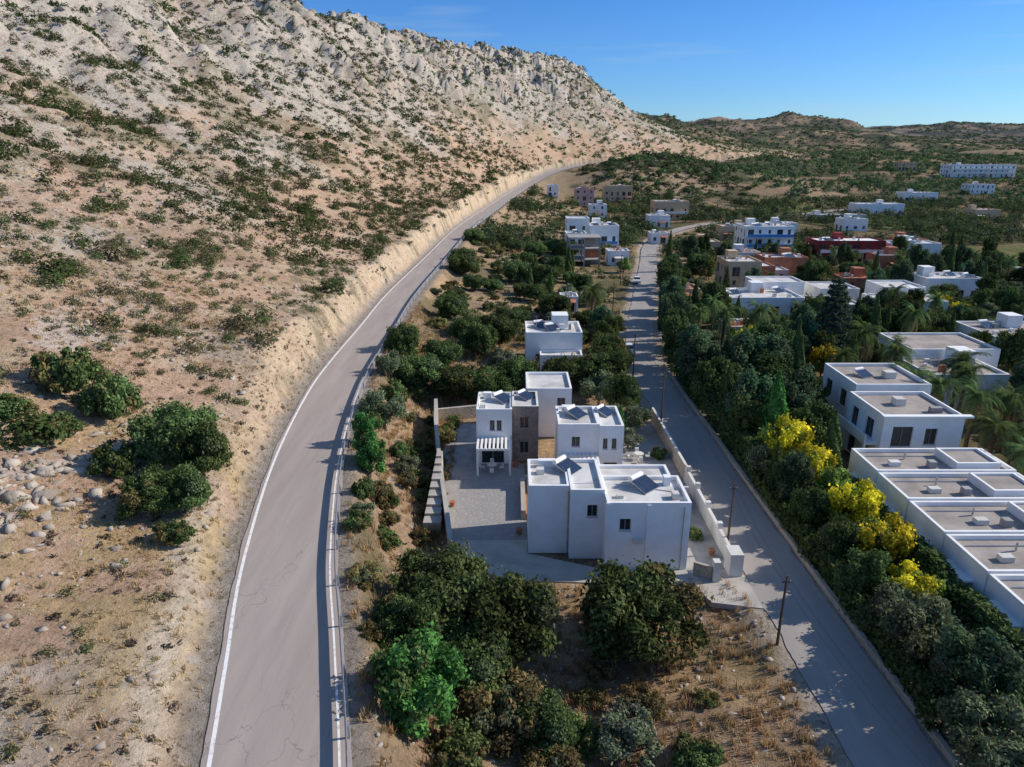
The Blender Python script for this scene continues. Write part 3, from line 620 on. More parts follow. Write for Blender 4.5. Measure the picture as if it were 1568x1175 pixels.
# ------------------------------------------------------------ car
def car(x,y,rz,paint='carp'):
    b=MB();prof=[(-2.05,.35),(-2.1,.75),(-1.9,.92),(-1.0,1.0),(1.75,1.02),(2.0,.9),(2.05,.4)]
    w=.86
    for i in range(len(prof)-1):
        p,q=prof[i],prof[i+1];b.quad((-w,p[0],p[1]),(w,p[0],p[1]),(w,q[0],q[1]),(-w,q[0],q[1]),paint)
    for sx in (-w,w):
        for i in range(len(prof)-1):
            p,q=prof[i],prof[i+1];b.quad((sx,p[0],.33),(sx,q[0],.33),(sx,q[0],q[1]),(sx,p[0],p[1]),paint)
    b.quad((-w,-2.05,.34),(w,-2.05,.34),(w,2.05,.34),(-w,2.05,.34),'tyre')
    c=[(-1.05,1.0),(-.45,1.45),(1.05,1.47),(1.65,1.02)];w2=.68
    b.quad((-.8,c[0][0],c[0][1]),(.8,c[0][0],c[0][1]),(w2,c[1][0],c[1][1]),(-w2,c[1][0],c[1][1]),'glass')
    b.quad((-w2,c[1][0],c[1][1]),(w2,c[1][0],c[1][1]),(w2,c[2][0],c[2][1]),(-w2,c[2][0],c[2][1]),paint)
    b.quad((-w2,c[2][0],c[2][1]),(w2,c[2][0],c[2][1]),(.8,c[3][0],c[3][1]),(-.8,c[3][0],c[3][1]),'glass')
    for s_ in (-1,1): b.quad((.8*s_,c[0][0],c[0][1]),(.8*s_,c[3][0],c[3][1]),(w2*s_,c[2][0],c[2][1]),(w2*s_,c[1][0],c[1][1]),'glass')
    for s_ in (-1,1):
        for yy in (-1.3,1.3): b.cyl((s_*.7,yy,.32),(s_*.9,yy,.32),.32,.32,'tyre',14);b.cyl((s_*.9,yy,.32),(s_*.91,yy,.32),.18,.18,'metal',10)
    b.done('parked_car',(x,y,.01),rz)
car(18.4,106,.03);car(30.5,168,-.2)
# ------------------------------------------------------------ vegetation
def leafquads(P,Nv,size,asp=1.6):
    m=len(P);Nv=Nv/np.maximum(np.linalg.norm(Nv,axis=1),1e-6)[:,None]
    r=rng.normal(size=(m,3));U=np.cross(Nv,r);U/=np.maximum(np.linalg.norm(U,axis=1),1e-6)[:,None];Wv=np.cross(Nv,U)
    s=np.asarray(size).reshape(-1,1);a=U*s*asp*.5;c=Wv*s*.5
    V=np.stack([P-a,P+c,P+a,P-c],1).reshape(-1,3);F=np.arange(m*4).reshape(m,4);return V,F
def rsph(m):
    v=rng.normal(size=(m,3));return v/np.linalg.norm(v,axis=1)[:,None]
def tube(pts,rad,ns=6):
    V=[];F=[];m=len(pts)
    for i in range(m):
        d=(Vector(pts[min(i+1,m-1)])-Vector(pts[max(i-1,0)])).normalized();u=d.orthogonal().normalized();v=d.cross(u)
        for k in range(ns):
            t=2*PI*k/ns;q=Vector(pts[i])+u*math.cos(t)*rad[i]+v*math.sin(t)*rad[i];V.append(tuple(q))
    for i in range(m-1):
        for k in range(ns): F.append((i*ns+k,i*ns+(k+1)%ns,(i+1)*ns+(k+1)%ns,(i+1)*ns+k))
    return np.array(V),np.array(F)
class TreeB:
    def __init__(s): s.V=[];s.F=[];s.mi=[];s.c=[];s.n=0
    def add(s,V,F,mi,c):
        s.V.append(V);s.F.append(F+s.n);s.n+=len(V);s.mi.append(np.full(len(F),mi));s.c.append(np.broadcast_to(c,(len(V),3)).copy() if np.ndim(c)==1 else c)
    def mesh(s,name): return mk_mesh(name,np.concatenate(s.V),np.concatenate(s.F),[M['leaf'],M['bark']],np.concatenate(s.mi),np.concatenate(s.c))
G={'dark':(.074,.100,.036),'olive':(.125,.145,.08),'bright':(.08,.19,.05),'yellow':(.42,.33,.03),'brown':(.18,.14,.06),'mid':(.095,.13,.047),'grey':(.15,.155,.11),'bluegreen':(.075,.118,.06),'lime':(.17,.22,.055)}
def broad(name,R,Hh,trunk,nb,nl,leaf,pal,pal2=None,flat=.8,p2=.15):
    t=TreeB();cr=[]
    for i in range(nb):
        a=rng.uniform(0,2*PI);rr=R*.8*math.sqrt(rng.uniform(0,1));zf=rng.uniform(0,1)
        zc=trunk+(Hh-trunk)*(.13+.7*zf*(1-.45*(rr/R)**2))
        cr.append((rr*math.cos(a),rr*math.sin(a),zc,R*rng.uniform(.10,.31)))
    cr=np.array(cr);w=cr[:,3]**2;w/=w.sum()
    bi=rng.choice(nb,nl,p=w);d=rsph(nl);rf=rng.uniform(.3,1.0,nl)**.5*rng.uniform(.8,1.12,nl)
    sp=rng.uniform(size=nl)<.25;rf[sp]*=rng.uniform(1.05,1.6,sp.sum())
    P=cr[bi,:3]+d*(cr[bi,3]*rf)[:,None]*np.array([1,1,flat]);k=P[:,2]>trunk*.5
    P=P[k];d=d[k];bi=bi[k];Nv=d+rng.normal(size=P.shape)*.7+np.array([0,0,.25])
    V,F=leafquads(P,Nv,leaf*rng.uniform(.5,1.35,len(P)))
    bt=rng.uniform(.65,1.45,nb)[bi];c=np.array(G[pal])[None,:]*(bt*rng.uniform(.55,1.6,len(P)))[:,None]
    if pal2:
        sel=rng.uniform(size=nb)<p2;ss_=sel[bi]&(rng.uniform(size=len(P))<.75);c[ss_]=np.array(G[pal2])*rng.uniform(.7,1.4,(ss_.sum(),1))
    t.add(V,F,0,np.repeat(c,4,0))
    V,F=tube([(0,0,-.8),(.1,.05,trunk*.6),(0,.1,trunk+.3*(Hh-trunk))],[.055*R+.06,.045*R+.04,.03*R]);t.add(V,F,1,np.array([.1,.08,.06]))
    for i in rng.choice(nb,min(nb,9),replace=False):
        c_=cr[i];V,F=tube([(.05,.05,trunk*.6),(c_[0]*.5,c_[1]*.5,(trunk+c_[2])*.5),tuple(c_[:3])],[.035*R,.025*R,.01*R],5);t.add(V,F,1,np.array([.1,.08,.06]))
    return t.mesh(name)
def column(name,R,Hh,nl,pal,leaf=.22):
    t=TreeB();z=rng.uniform(.4,Hh,nl);prof=R*np.clip(np.minimum(z/1.2,(1-(z/Hh)**2)*1.15),0,1)
    a=rng.uniform(0,2*PI,nl);rr=prof*rng.uniform(.6,1.05,nl)*(1+.18*np.sin(a*5+z*2))
    P=np.stack([rr*np.cos(a),rr*np.sin(a),z],1);Nv=np.stack([np.cos(a),np.sin(a),np.full(nl,.4)],1)+rng.normal(size=P.shape)*.4
    V,F=leafquads(P,Nv,leaf*rng.uniform(.6,1.3,nl));c=np.array(G[pal])*rng.uniform(.55,1.5,(nl,1));t.add(V,F,0,np.repeat(c,4,0))
    V,F=tube([(0,0,-.5),(0,0,Hh*.8)],[.14,.03]);t.add(V,F,1,np.array([.1,.08,.06]));return t.mesh(name)
def palm(name,Hh):
    t=TreeB();V,F=tube([(0,0,-.5),(.05,0,Hh*.5),(.1,.1,Hh)],[.26,.2,.22],8);t.add(V,F,1,np.array([.12,.1,.07]))
    Vs=[];cs=[]
    for i in range(52):
        a=rng.uniform(0,2*PI);el=rng.uniform(-.7,1.25);L=rng.uniform(2.2,3.0);dx,dy=math.cos(a),math.sin(a)
        prev=np.array([.1,.1,Hh]);e=el;dead=el<-.45
        for k in range(9):
            st=L/9;nxt=prev+np.array([dx*math.cos(e),dy*math.cos(e),math.sin(e)])*st;e-=.17
            side=np.array([-dy,dx,0]);fw=(nxt-prev)
            for sg in (-1,1):
                for q in (0,.5):
                    b0=prev+fw*q;tip=b0+side*sg*.55*(1-k/13)+fw*1.1+np.array([0,0,-.15])
                    Vs+=[b0,b0+fw*.32,tip,tip-fw*.1];cs.append((.22,.17,.09) if dead else tuple(np.array(G['mid'])*rng.uniform(.8,1.7)))
            prev=nxt
    Vs=np.array(Vs);F=np.arange(len(Vs)).reshape(-1,4);t.add(Vs,F,0,np.repeat(np.array(cs),4,0));return t.mesh(name)
def norfolk(name,Hh):
    t=TreeB();V,F=tube([(0,0,-.5),(0,0,Hh)],[.25,.04]);t.add(V,F,1,np.array([.1,.08,.06]));P=[]
    z=1.5
    while z<Hh-.3:
        L=(Hh-z)*.28+.4;nb=7;a0=rng.uniform(0,6)
        for i in range(nb):
            a=a0+2*PI*i/nb
            for q in np.linspace(.12,1,30):
                for r in range(5):
                    P.append((L*q*math.cos(a)+rng.normal()*.13,L*q*math.sin(a)+rng.normal()*.13,z+.25*q*q*L*.5+rng.normal()*.1))
        z+=.75
    P=np.array(P);V,F=leafquads(P,rng.normal(size=P.shape)+np.array([0,0,1]),.2*rng.uniform(.6,1.3,len(P)));c=np.array((.06,.085,.06))*rng.uniform(.6,1.5,(len(P),1));t.add(V,F,0,np.repeat(c,4,0));return t.mesh(name)
TV={
'carob1':broad('carob_a',4.2,6.2,.9,64,22000,.20,'dark','brown',p2=.08),
'carob2':broad('carob_b',4.2,5.6,.7,58,20000,.20,'mid','olive',p2=.2),
'carob3':broad('carob_c',4.0,6.0,.9,60,20000,.20,'dark','olive',p2=.15),
'olive1':broad('olive_a',2.8,4.4,.9,34,8500,.165,'olive'),
'olive2':broad('olive_b',2.6,4.0,.7,32,8000,.165,'grey','olive',p2=.5),
'pine':broad('pine_a',2.3,4.6,.5,44,12000,.155,'bright','mid',p2=.2,flat=1.0),
'scrub':broad('scrub_a',2.2,2.4,.15,36,7000,.16,'mid','brown',p2=.25,flat=.75),
'scrub2':broad('scrub_b',2.4,1.9,.1,30,6000,.155,'brown','mid',p2=.4,flat=.7),
'brown':broad('brown_a',2.4,3.0,.3,34,7500,.155,'brown','olive',p2=.35),
'yellow':broad('mimosa_a',2.3,5.6,1.0,34,8500,.17,'yellow','lime',p2=.35,flat=1.0),
'lime':broad('lime_a',2.3,5.2,1.0,36,8500,.17,'lime','mid',p2=.4,flat=1.1),
'tall1':broad('tall_a',2.9,8.8,1.2,60,14500,.21,'bluegreen','olive',p2=.2,flat=1.25),
'tall2':broad('tall_b',2.6,8.0,1.0,54,13000,.20,'dark','mid',p2=.3,flat=1.25),
'col':column('cypress_a',1.2,8.0,6500,'bright',.19),
'cold':column('cypress_b',1.0,8.5,6000,'mid',.18),
'palm':palm('palm_a',5.8),'norf':norfolk('norfolk_a',11.5)}
NM={'carob1':'carob_tree','carob2':'carob_tree','carob3':'carob_tree','olive1':'olive_tree','olive2':'olive_tree','pine':'pine_tree','scrub':'mastic_bush','scrub2':'thorny_burnet_bush','brown':'dry_bush','yellow':'mimosa_tree','lime':'citrus_tree','tall1':'eucalyptus_tree','tall2':'ficus_tree','col':'cypress_tree','cold':'cypress_tree','palm':'palm_tree','norf':'norfolk_pine'}
placed=[]
def put(k,x,y,s=1.0,sz=None,z=None):
    o=bpy.data.objects.new(NM[k],TV[k]);zz=h1(x,y) if z is None else z
    o.location=(x,y,zz-.05);o.rotation_euler=(0,0,random.uniform(0,6.28));sz=sz or s
    o.scale=(s*random.uniform(.9,1.1),s*random.uniform(.9,1.1),sz);link(o);placed.append((x,y,s*2.2))
for a in [('carob1',8.3,38.2,1.02,1.08),('carob2',-4.6,38.6,.9,1.05),('carob3',-1.0,36.2,.95,1.05),('carob1',-6.3,34.2,.55,.8),('carob2',-2.2,33.0,.6,.7),
 ('pine',-4.8,28.8,1.05,1.25),('brown',-.4,30.6,1.1,1.1),('carob3',1.6,29.6,.5,.6),('scrub',3.6,30.0,.8,.9),('olive2',6.4,29.2,.75,.7),('brown',7.6,32.5,.6,.6),('scrub',9.8,28.6,.7,.7),('scrub',-2.8,27.2,.8,.8),('brown',2.0,27.0,.8,.8),('scrub2',4.6,33.5,.5,.5),('scrub2',11.5,33,.4,.4),('brown',5.6,35.5,.5,.5),
 ('scrub',-37,55,1.25,1.8),('scrub',-33.2,53.5,1.2,1.7),('carob2',-25.8,48.6,.82,.95),('carob3',-23.4,47.4,.6,.85),('scrub',-29,46,.9,1.1),('carob3',-22.6,42.6,.5,.62),('carob1',-24.6,42.0,.5,.55),('scrub',-34.6,48.5,1.0,.9),('scrub',-38,49,.9,.9),('scrub',-21.6,38.9,.6,.7),
 ('olive1',-13.4,67.5,.85,1.15),('scrub',-14.0,64,.6,.9),('pine',-12.4,55,.75,.95),('pine',-13.6,59,.5,.85),('scrub',-10.8,52.5,.7,.7),('scrub',-9.6,46.5,.6,.6),('scrub',-9.4,60.5,.4,.5),
 ('scrub',-13.9,76,.8,1.4),('scrub',-11.9,49.5,.5,.8),('scrub',-11.3,63,.5,.7),('olive1',-15.2,81,.6,.9),
 ('carob2',-11.5,84,.8,.8),('carob3',-7.5,83,.75,.8),('carob1',-3.0,82.5,.75,.85),('carob2',-15.2,92,.6,.9),('carob3',-9.5,92,.7,.8),('scrub',-5,88,1.1,1.3),('carob1',1,86,.7,.9),('olive1',11,82,1,1.1),('carob3',13.5,80,.6,.9),
 ('tall2',4.5,83.5,.55,.6),('carob2',6.5,87.5,.8,.9),('carob1',11.5,88,.9,1),('carob3',14,93,.8,.9),('olive2',-1.5,93,1,1),('carob1',-5,100,.8,1),('carob3',-2,107,.8,1),('carob1',14.5,99,.7,.9),('tall2',15,107,.8,.8),('tall1',14.8,113,.8,.8),
 ('olive1',13.5,73.5,.9,.9),('col',12.0,71.5,.5,.5),('olive2',12.5,69,.6,.6),('olive1',3.4,79.5,.8,.9),('scrub',15.4,66.5,.45,.6),('scrub',15.2,50.5,.35,.5),('scrub',15.6,55.5,.3,.5),('scrub',3.5,57.2,.3,.4),
 ('col',27.0,66.5,1.2,1.2),('tall1',29.5,85,1.15,1.2),('tall2',34,92,1.2,1.25),('tall1',25.5,93,1.0,1.0),('tall2',31,78,1.1,1.15),('tall1',33,85,1.1,1.1),('tall2',26.5,76,1,1.1),('norf',48,101,1.15,1.25),('tall2',38.5,96,1,1.1),('tall1',31.8,72.5,1.0,1.1),('tall2',30.4,65.2,.9,1.0),('tall2',35,75,.6,.9),
 ('yellow',26.6,61.6,1.1,1.35),('yellow',27.4,57.5,.9,1.15),('lime',28.4,54.5,1.0,1.05),('yellow',27.8,50.5,1.0,1.2),('yellow',27.8,45.5,.95,1.1),('yellow',27.6,40.5,.8,.9),('olive1',26.4,37.8,1,1),('tall1',25.8,71.2,.95,1.05),('tall1',30.0,69.5,.95,.95),('lime',25.4,64,.7,.9),
 ('olive1',24.7,60.0,.8,1.1),('tall1',24.7,55.0,.65,.75),('tall2',24.6,51.0,.65,.7),('carob3',25.2,46.2,.5,.85),('tall2',24.7,41.8,.65,.68),('olive1',25.4,35.2,1,1.2),('tall1',25.6,31,.75,.75),('tall2',24.6,67.5,.75,.95),('tall2',24.7,81,.95,1.0),('tall1',24.6,87,.9,1.0),('tall2',24.6,99,.9,1.1),('tall2',25.5,105,.9,1.1),('tall1',26.5,111,.9,1.1),('tall2',28.5,119,.9,1.1),('tall1',30,128,.9,1.1),('tall2',32.5,137,.9,1.0),('cold',24.3,58,.8,.65),('cold',24.4,74,.9,.95),('cold',30.5,60.8,1,.9),('cold',35.5,82,1,1.1),('cold',38,89,1,1.15),('cold',43,84,1,1.1),('cold',54,100,1,1.1),('olive2',24.6,38.4,.8,1.0),('olive1',24.2,27.5,.9,1.1),('tall2',34,150,1,1.1),('tall2',36,160,1,1.1),
 ('scrub',28.9,52.5,.8,1.4),('scrub',28.8,48.6,.7,1.3),('scrub',29,44,.7,1.3),('scrub',29.2,39.5,.7,1.3),('scrub',29.4,35.5,.8,1.2),('carob1',30.4,28.6,.7,.7),('lime',29.5,32.0,.7,.7),('yellow',31.5,28.3,.7,.65),('tall2',27.6,26.2,.6,.6),
 ('palm',47.2,62.5,1.05,1.0),('palm',48.5,68,1.05,1.2),('palm',47.4,73,1.1,1.15),('palm',51,74,1.1,1.3),('palm',46.6,57,1.05,.95),('palm',48,83,1.1,1.3),('palm',46.5,89,1.1,1.4),('palm',14,119,1.1,1.25),('palm',51.5,61,1,1.05),('palm',61,103,1,1.3),('palm',47.3,78,1.1,1.05),('palm',53.5,79,1.1,1.3),('palm',53.5,69,1.1,1.1),('palm',56,62,1,1.15),('palm',41,82.5,1,1.2),('palm',55,57,1,1.1),('palm',36,99,1,1.5),('palm',31,99,1,1.4),
 ]: put(*a)
def free(x,y,m=1.0):
    for r in RECTS:
        if r[0]-m<x<r[2]+m and r[1]-m<y<r[3]+m: return False
    if polydist(R2,np.array([x]),np.array([y]))[0][0]<3.4+m: return False
    return True
def fill(cnt,x0,x1,y0,y1,kinds,smin,smax,sep=2.0,road1=7.0,zs=1.0):
    c=0
    for _ in range(cnt*8):
        if c>=cnt: break
        x=random.uniform(x0,x1);y=random.uniform(y0,y1)
        d,s_,_z=polydist(R1,np.array([x]),np.array([y]))
        if d[0]<road1 or s_[0]>0: continue
        if not free(x,y,1.2): continue
        if any((x-p[0])**2+(y-p[1])**2<sep*sep for p in placed[-400:]): continue
        s=random.uniform(smin,smax);put(random.choice(kinds),x,y,s,s*zs*random.uniform(.85,1.2));c+=1
fill(34,45,60,26,80,['scrub','olive1','palm','olive2','scrub','lime'],.6,.9,3.0)
fill(24,60,85,40,82,['carob1','tall2','olive1','tall1'],.7,1.0,3.6)
fill(115,26,95,82,135,['carob3','tall2','olive1','tall1','carob2','lime','palm','cold','yellow','tall2'],.6,.95,3.3,zs=1.15)
fill(120,28,140,135,215,['carob1','carob3','tall2','olive1','tall1','lime','palm','cold'],.6,.95,3.7,zs=1.15)
fill(62,-15,17,108,215,['scrub','scrub2','carob3','olive1','brown','scrub','carob2'],.45,.9,3.0,5.6)
fill(22,4,17,106,200,['carob3','tall2','carob2','olive1','cold'],.6,.9,3.4,6.0)
fill(30,-14.5,-6.5,22,80,['scrub','brown','scrub2','scrub','olive1'],.3,.6,1.7,4.4)
fill(14,-16.5,-10,80,150,['scrub','scrub2','scrub','olive1'],.4,.75,2.0,4.6)
fill(10,24.5,30,26,60,['scrub','olive2','lime'],.35,.6,1.6)
def hedge(x0,y0,x1,y1,h,pal='mid'):
    m=9000;f=rng.uniform(size=m);P=np.stack([rng.uniform(x0,x1,m),rng.uniform(y0,y1,m),rng.uniform(.1,1,m)*h],1)
    wv=(fbm(P[:,1],P[:,1]*0+3,2.5,201,3)-.5)
    k=f<.5;P[k,2]=h*(1+.5*wv[k])+rng.normal(size=k.sum())*.15
    k=(f>=.5)&(f<.85);P[k,0]=x0+rng.normal(size=k.sum())*.15+wv[k]
    Nv=np.where((f<.5)[:,None],np.array([0,0,1]),np.array([-1,0,.2]))+rng.normal(size=(m,3))*.6
    V,F=leafquads(P,Nv,.24*rng.uniform(.6,1.3,m));c=np.array(G[pal])*rng.uniform(.6,1.5,(m,1))
    t=TreeB();t.add(V,F,0,np.repeat(c,4,0));V,F=tube([((x0+x1)/2,y0+1,0),((x0+x1)/2,y0+1,h*.7)],[.06,.03]);t.add(V,F,1,np.array([.1,.1,.1]))
    link(bpy.data.objects.new('hedge',t.mesh('hedge')))
hedge(29.6,31,30.6,58,2.9)
hedge(23.3,30,24.3,60,1.7,'mid');hedge(23.3,60,24.6,100,2.8,'dark')
def shrubs(name,x,y,r,nl,pals,leaf=.34,flat=.7,z=None):
    z=H(x,y) if z is None else z
    m=len(x);idx=np.repeat(np.arange(m),nl);k=len(idx);d=rsph(k);d[:,2]=np.abs(d[:,2])*1.0-.1
    lump=1+.28*np.sin(3*np.arctan2(d[:,1],d[:,0])+idx*1.7)*(1-np.abs(d[:,2]))
    rf=rng.uniform(.5,1.08,k)*lump
    C_=np.stack([x,y,z],1)[idx];el=rng.uniform(.75,1.3,m)[idx]
    P=C_+d*(r[idx]*rf)[:,None]*np.stack([el,1/el,np.full(k,flat)],1)
    Nv=d+rng.normal(size=(k,3))*.4+np.array([0,0,.2])
    ls=r[idx]*leaf*np.clip(np.sqrt(40/np.asarray(nl)),.38,1.8)[idx]
    V,F=leafquads(P,Nv,ls*rng.uniform(.6,1.3,k),1.3)
    pc=np.array(pals)[rng.integers(0,len(pals),m)]*rng.uniform(.7,1.3,(m,1))
    c=pc[idx]*rng.uniform(.65,1.4,(k,1))
    me=mk_mesh(name,V,F,[M['leaf']],col=np.repeat(c,4,0));link(bpy.data.objects.new(name,me))
def hill_pts(cnt,r0,r1,a0=-66,a1=24,mn=5.5):
    r=np.sqrt(rng.uniform(r0*r0,r1*r1,cnt));a=np.radians(rng.uniform(a0,a1,cnt));x=r*np.sin(a);y=r*np.cos(a)
    z,dl_,d1_,d2_,z1_,far_,hill_,up_,_=field(x,y);k=(dl_>mn)&(y>8)&(y<950)
    return x[k],y[k],z[k],dl_[k],up_[k],r[k]
HP=[(.065,.09,.032),(.055,.078,.028),(.08,.10,.04),(.10,.10,.047),(.13,.11,.06),(.065,.09,.03),(.07,.098,.036)]
for (cnt,r0,r1,nl,rm) in ((2100,20,130,190,.74),(6200,130,260,58,.92),(12500,260,480,24,1.1),(16000,480,950,12,1.45)):
    x,y,z,dl_,up_,r=hill_pts(cnt*2,r0,r1)
    cl=fbm(x,y,12,101,3);k=(cl>.47)|(rng.uniform(size=len(x))<.38);k&=~((dl_<16)&(y<60)&(rng.uniform(size=len(x))<.8));k&=~((dl_>0)&(dl_<8)&(rng.uniform(size=len(x))<.6))
    x,y,z,dl_,up_=x[k],y[k],z[k],dl_[k],up_[k]
    rad=rm*np.exp(rng.normal(size=len(x))*.5)*.92;rad=np.clip(rad,.3,2.5)
    rad=np.where((dl_<18)&(y<60),np.minimum(rad,.5),rad)
    shrubs('hillside_shrubs',x,y,rad,np.maximum(8,(nl*np.clip(rad/rm,.5,2.2)).astype(int)),HP,z=z+.05*rad,leaf=.31,flat=.95)
x,y,z,dl_,up_,r=hill_pts(5200,18,150,mn=4.2);rad=rng.uniform(.14,.42,len(x))
shrubs('dry_cushion_plants',x,y,rad,np.full(len(x),30),[(.15,.115,.085),(.12,.095,.07),(.19,.15,.09),(.10,.09,.05)],z=z,flat=.85)
def rocks(name,x,y,z,rad):
    t=(1+5**.5)/2;v=np.array([(-1,t,0),(1,t,0),(-1,-t,0),(1,-t,0),(0,-1,t),(0,1,t),(0,-1,-t),(0,1,-t),(t,0,-1),(t,0,1),(-t,0,-1),(-t,0,1)],float);v/=np.linalg.norm(v[0])
    f=np.array([(0,11,5),(0,5,1),(0,1,7),(0,7,10),(0,10,11),(1,5,9),(5,11,4),(11,10,2),(10,7,6),(7,1,8),(3,9,4),(3,4,2),(3,2,6),(3,6,8),(3,8,9),(4,9,5),(2,4,11),(6,2,10),(8,6,7),(9,8,1)])
    m=len(x);V=v[None]*rng.uniform(.35,1.35,(m,12,1))*rng.uniform(.5,1.6,(m,1,3))*rad[:,None,None]*np.array([1,1,.6])
    a=rng.uniform(0,6.28,m);ca,sa=np.cos(a)[:,None],np.sin(a)[:,None];X_=V[:,:,0]*ca-V[:,:,1]*sa;Y_=V[:,:,0]*sa+V[:,:,1]*ca
    V=np.stack([X_+x[:,None],Y_+y[:,None],V[:,:,2]+z[:,None]],2).reshape(-1,3)
    F=(f[None]+np.arange(m)[:,None,None]*12).reshape(-1,3);link(bpy.data.objects.new(name,mk_mesh(name,V,F,[M['rock']])))
x,y,z,dl_,up_,r=hill_pts(18000,20,170,mn=5);cl=fbm(x,y,6,111,3);k=cl>.47
rocks('loose_rocks',x[k],y[k],z[k],.08+.28*rng.uniform(size=k.sum())**3+.03)
m=170;x=rng.normal(-33.5,2.2,m);y=rng.normal(42,3.5,m);rocks('rock_outcrops',x,y,H(x,y),.12+.75*rng.uniform(size=m)**2.2)
x,y,z,dl_,up_,r=hill_pts(36000,130,900,mn=12);cl=fbm(x,y,18,113,3);lg=fbm(x,y,13,23,3);led=(np.abs(lg-.49)<.022)|(np.abs(lg-.62)<.02);k=(cl+.28*up_>.65)|(led&(up_>.25))
rocks('rock_outcrops',x[k],y[k],z[k]-.15,(.25+1.3*rng.uniform(size=k.sum())**2.5)*(.5+.75*up_[k])*(.55+r[k]/900))
m=900;x=rng.uniform(-9,17,m);y=rng.uniform(24,45,m);z,a1,b1,c1,*_=field(x,y);k=(c1>3)&(b1>4.2);rocks('field_stones',x[k],y[k],z[k],.05+.2*rng.uniform(size=k.sum())**3)
def tufts(name,x,y,z,h,pal):
    m=len(x);nb=14;idx=np.repeat(np.arange(m),nb);k=len(idx);a=rng.uniform(0,6.28,k);ln=rng.uniform(.1,.5,k)*h[idx]
    b0=np.stack([x[idx]+rng.normal(size=k)*.12,y[idx]+rng.normal(size=k)*.12,z[idx]-.03],1);tip=b0+np.stack([np.cos(a)*ln,np.sin(a)*ln,h[idx]*rng.uniform(.5,1.1,k)],1)
    w=np.stack([-np.sin(a),np.cos(a),np.zeros(k)],1)*.03
    V=np.stack([b0-w,b0+w,tip+w*.3,tip-w*.3],1).reshape(-1,3);c=np.array(pal)[rng.integers(0,len(pal),m)][idx]*rng.uniform(.7,1.3,(k,1))
    link(bpy.data.objects.new(name,mk_mesh(name,V,np.arange(k*4).reshape(-1,4),[M['leaf']],col=np.repeat(c,4,0))))
m=10000;x=rng.uniform(-17,17,m);y=rng.uniform(20,125,m);z,a1,b1,c1,*_=field(x,y);k=(a1<-3.7)&(c1>3.2)&(fbm(x,y,5,121,3)>.42)&~((x>-6)&(x<17)&(y>44)&(y<80))
tufts('dry_grass',x[k],y[k],z[k],rng.uniform(.25,.7,k.sum()),[(.46,.31,.15),(.40,.25,.12),(.50,.37,.21),(.27,.22,.11)])
x,y,z,dl_,up_,r=hill_pts(16000,18,100,mn=3.7);k=fbm(x,y,6,123,3)>.44
tufts('dry_grass',x[k],y[k],z[k],rng.uniform(.12,.35,k.sum()),[(.50,.37,.20),(.46,.33,.17),(.30,.24,.12)])
def lowpts(cnt,x0,x1,y0,y1,th,sc,seed,anyside=False):
    x=rng.uniform(x0,x1,cnt);y=rng.uniform(y0,y1,cnt);z,dl_,d1_,d2_,z1_,*_=field(x,y);k=((dl_<-5)|(anyside&(y>980)))&(d2_>4.5)&(fbm(x,y,sc,seed,3)>th)
    for r in RECTS: k&=~((x>r[0]-2.5)&(x<r[2]+2.5)&(y>r[1]-2.5)&(y<r[3]+2.5))
    return x[k],y[k],z[k]
dp=[(.065,.09,.04),(.075,.105,.045),(.055,.08,.036),(.10,.115,.065),(.09,.115,.045)]
x,y,z=lowpts(4200,-10,330,205,420,.42,30,131);r_=rng.uniform(1.3,3.2,len(x));shrubs('distant_trees',x,y,r_,np.full(len(x),80),dp,flat=1.2,z=z+r_*.4)
x,y,z=lowpts(10000,60,900,400,980,.42,60,133);r_=rng.uniform(1.3,3.6,len(x));shrubs('distant_trees',x,y,r_,np.full(len(x),22),dp,flat=.9,z=z+r_*.3)
x,y,z=lowpts(26000,150,1700,900,2200,.34,80,135,True);r_=rng.uniform(1.6,4.4,len(x));shrubs('distant_scrub',x,y,r_,np.full(len(x),9),dp,flat=.7,z=z)
x,y,z=lowpts(1200,75,220,60,215,.37,25,137);r_=rng.uniform(1.5,3.0,len(x));shrubs('distant_trees',x,y,r_,np.full(len(x),120),dp,flat=1.2,z=z+r_*.35)
x,y,z=lowpts(2600,-14,70,110,420,.40,10,139);r_=rng.uniform(.5,1.4,len(x));shrubs('valley_scrub',x,y,r_,np.full(len(x),55),dp+[(.16,.12,.06)],z=z,flat=.9)
x,y,z=lowpts(1000,45,150,430,560,.30,10,141);r_=rng.uniform(1.0,2.6,len(x));shrubs('valley_scrub',x,y,r_,np.full(len(x),24),dp,z=z)
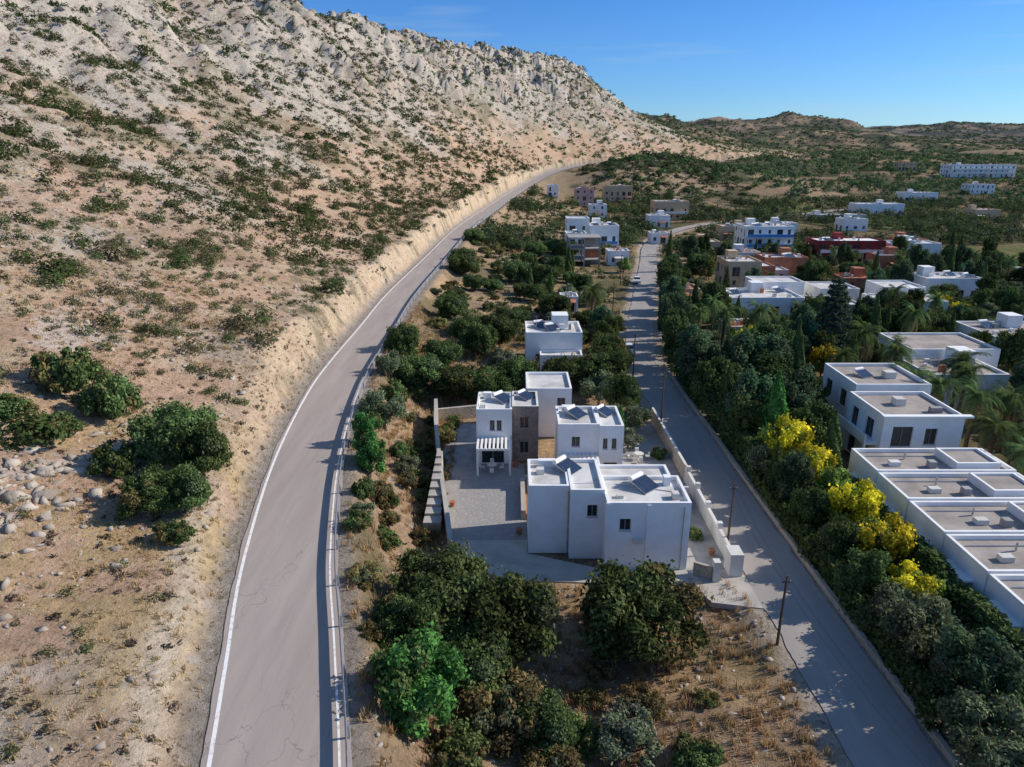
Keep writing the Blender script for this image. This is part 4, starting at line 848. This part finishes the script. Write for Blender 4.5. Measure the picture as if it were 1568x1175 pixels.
# ------------------------------------------------------------ light, sky, camera
EL=math.radians(32);AZ=math.radians(80)
Ld=Vector((math.sin(AZ)*math.cos(EL),math.cos(AZ)*math.cos(EL),math.sin(EL)))
sd=bpy.data.lights.new('sun','SUN');sd.energy=5.0;sd.angle=math.radians(.5);sd.color=(1,.92,.81)
so=bpy.data.objects.new('sun',sd);so.rotation_euler=Ld.to_track_quat('Z','Y').to_euler();so.location=(100,50,200);link(so)
w=bpy.data.worlds.new('World');S.world=w;w.use_nodes=True;nt=w.node_tree;nt.nodes.clear();N=nt.nodes;L=nt.links
out=N.new('ShaderNodeOutputWorld');bg=N.new('ShaderNodeBackground');bg.inputs[1].default_value=.15
sk=N.new('ShaderNodeTexSky');sk.sky_type='NISHITA';sk.sun_disc=False;sk.sun_elevation=EL;sk.sun_rotation=AZ;sk.air_density=1.0;sk.dust_density=.3;sk.ozone_density=3;sk.altitude=200
tc=N.new('ShaderNodeTexCoord');sx=N.new('ShaderNodeSeparateXYZ');L.new(tc.outputs['Generated'],sx.inputs[0])
cr=N.new('ShaderNodeValToRGB');L.new(sx.outputs[2],cr.inputs[0]);e=cr.color_ramp.elements
e[0].position=0;e[0].color=(.46,.68,.95,1);e[1].position=.22;e[1].color=(.24,.54,.95,1)
q=e.new(.07);q.color=(.36,.61,.94,1);q=e.new(.6);q.color=(.70,.88,1.0,1);q=e.new(1);q.color=(.85,.95,1,1)
mu=N.new('ShaderNodeMix');mu.data_type='RGBA';mu.blend_type='MULTIPLY';mu.inputs[0].default_value=1;L.new(sk.outputs[0],mu.inputs[6]);L.new(cr.outputs[0],mu.inputs[7])
mp=N.new('ShaderNodeMapping');mp.inputs['Scale'].default_value=(2.2,2.2,26);mp.inputs['Rotation'].default_value=(0,.06,0);L.new(tc.outputs['Generated'],mp.inputs[0])
nz=N.new('ShaderNodeTexNoise');nz.inputs['Scale'].default_value=1.6;nz.inputs['Detail'].default_value=6;L.new(mp.outputs[0],nz.inputs['Vector'])
mr=N.new('ShaderNodeMapRange');mr.inputs[1].default_value=.58;mr.inputs[2].default_value=.8;mr.inputs[4].default_value=.3;L.new(nz.outputs['Fac'],mr.inputs[0])
mc=N.new('ShaderNodeMix');mc.data_type='RGBA';L.new(mr.outputs[0],mc.inputs[0]);L.new(mu.outputs[2],mc.inputs[6]);mc.inputs[7].default_value=(3.4,4.1,4.8,1)
L.new(mc.outputs[2],bg.inputs[0]);L.new(bg.outputs[0],out.inputs[0])
cd=bpy.data.cameras.new('camera');cd.sensor_width=36;cd.lens=24.34;cd.clip_end=6000;cd.clip_start=.5
co=bpy.data.objects.new('camera',cd);co.location=(0,0,30.6);co.rotation_euler=(math.radians(90-18.6),0,0);link(co);S.camera=co
S.view_settings.view_transform='Standard';S.view_settings.look='None';S.view_settings.exposure=0
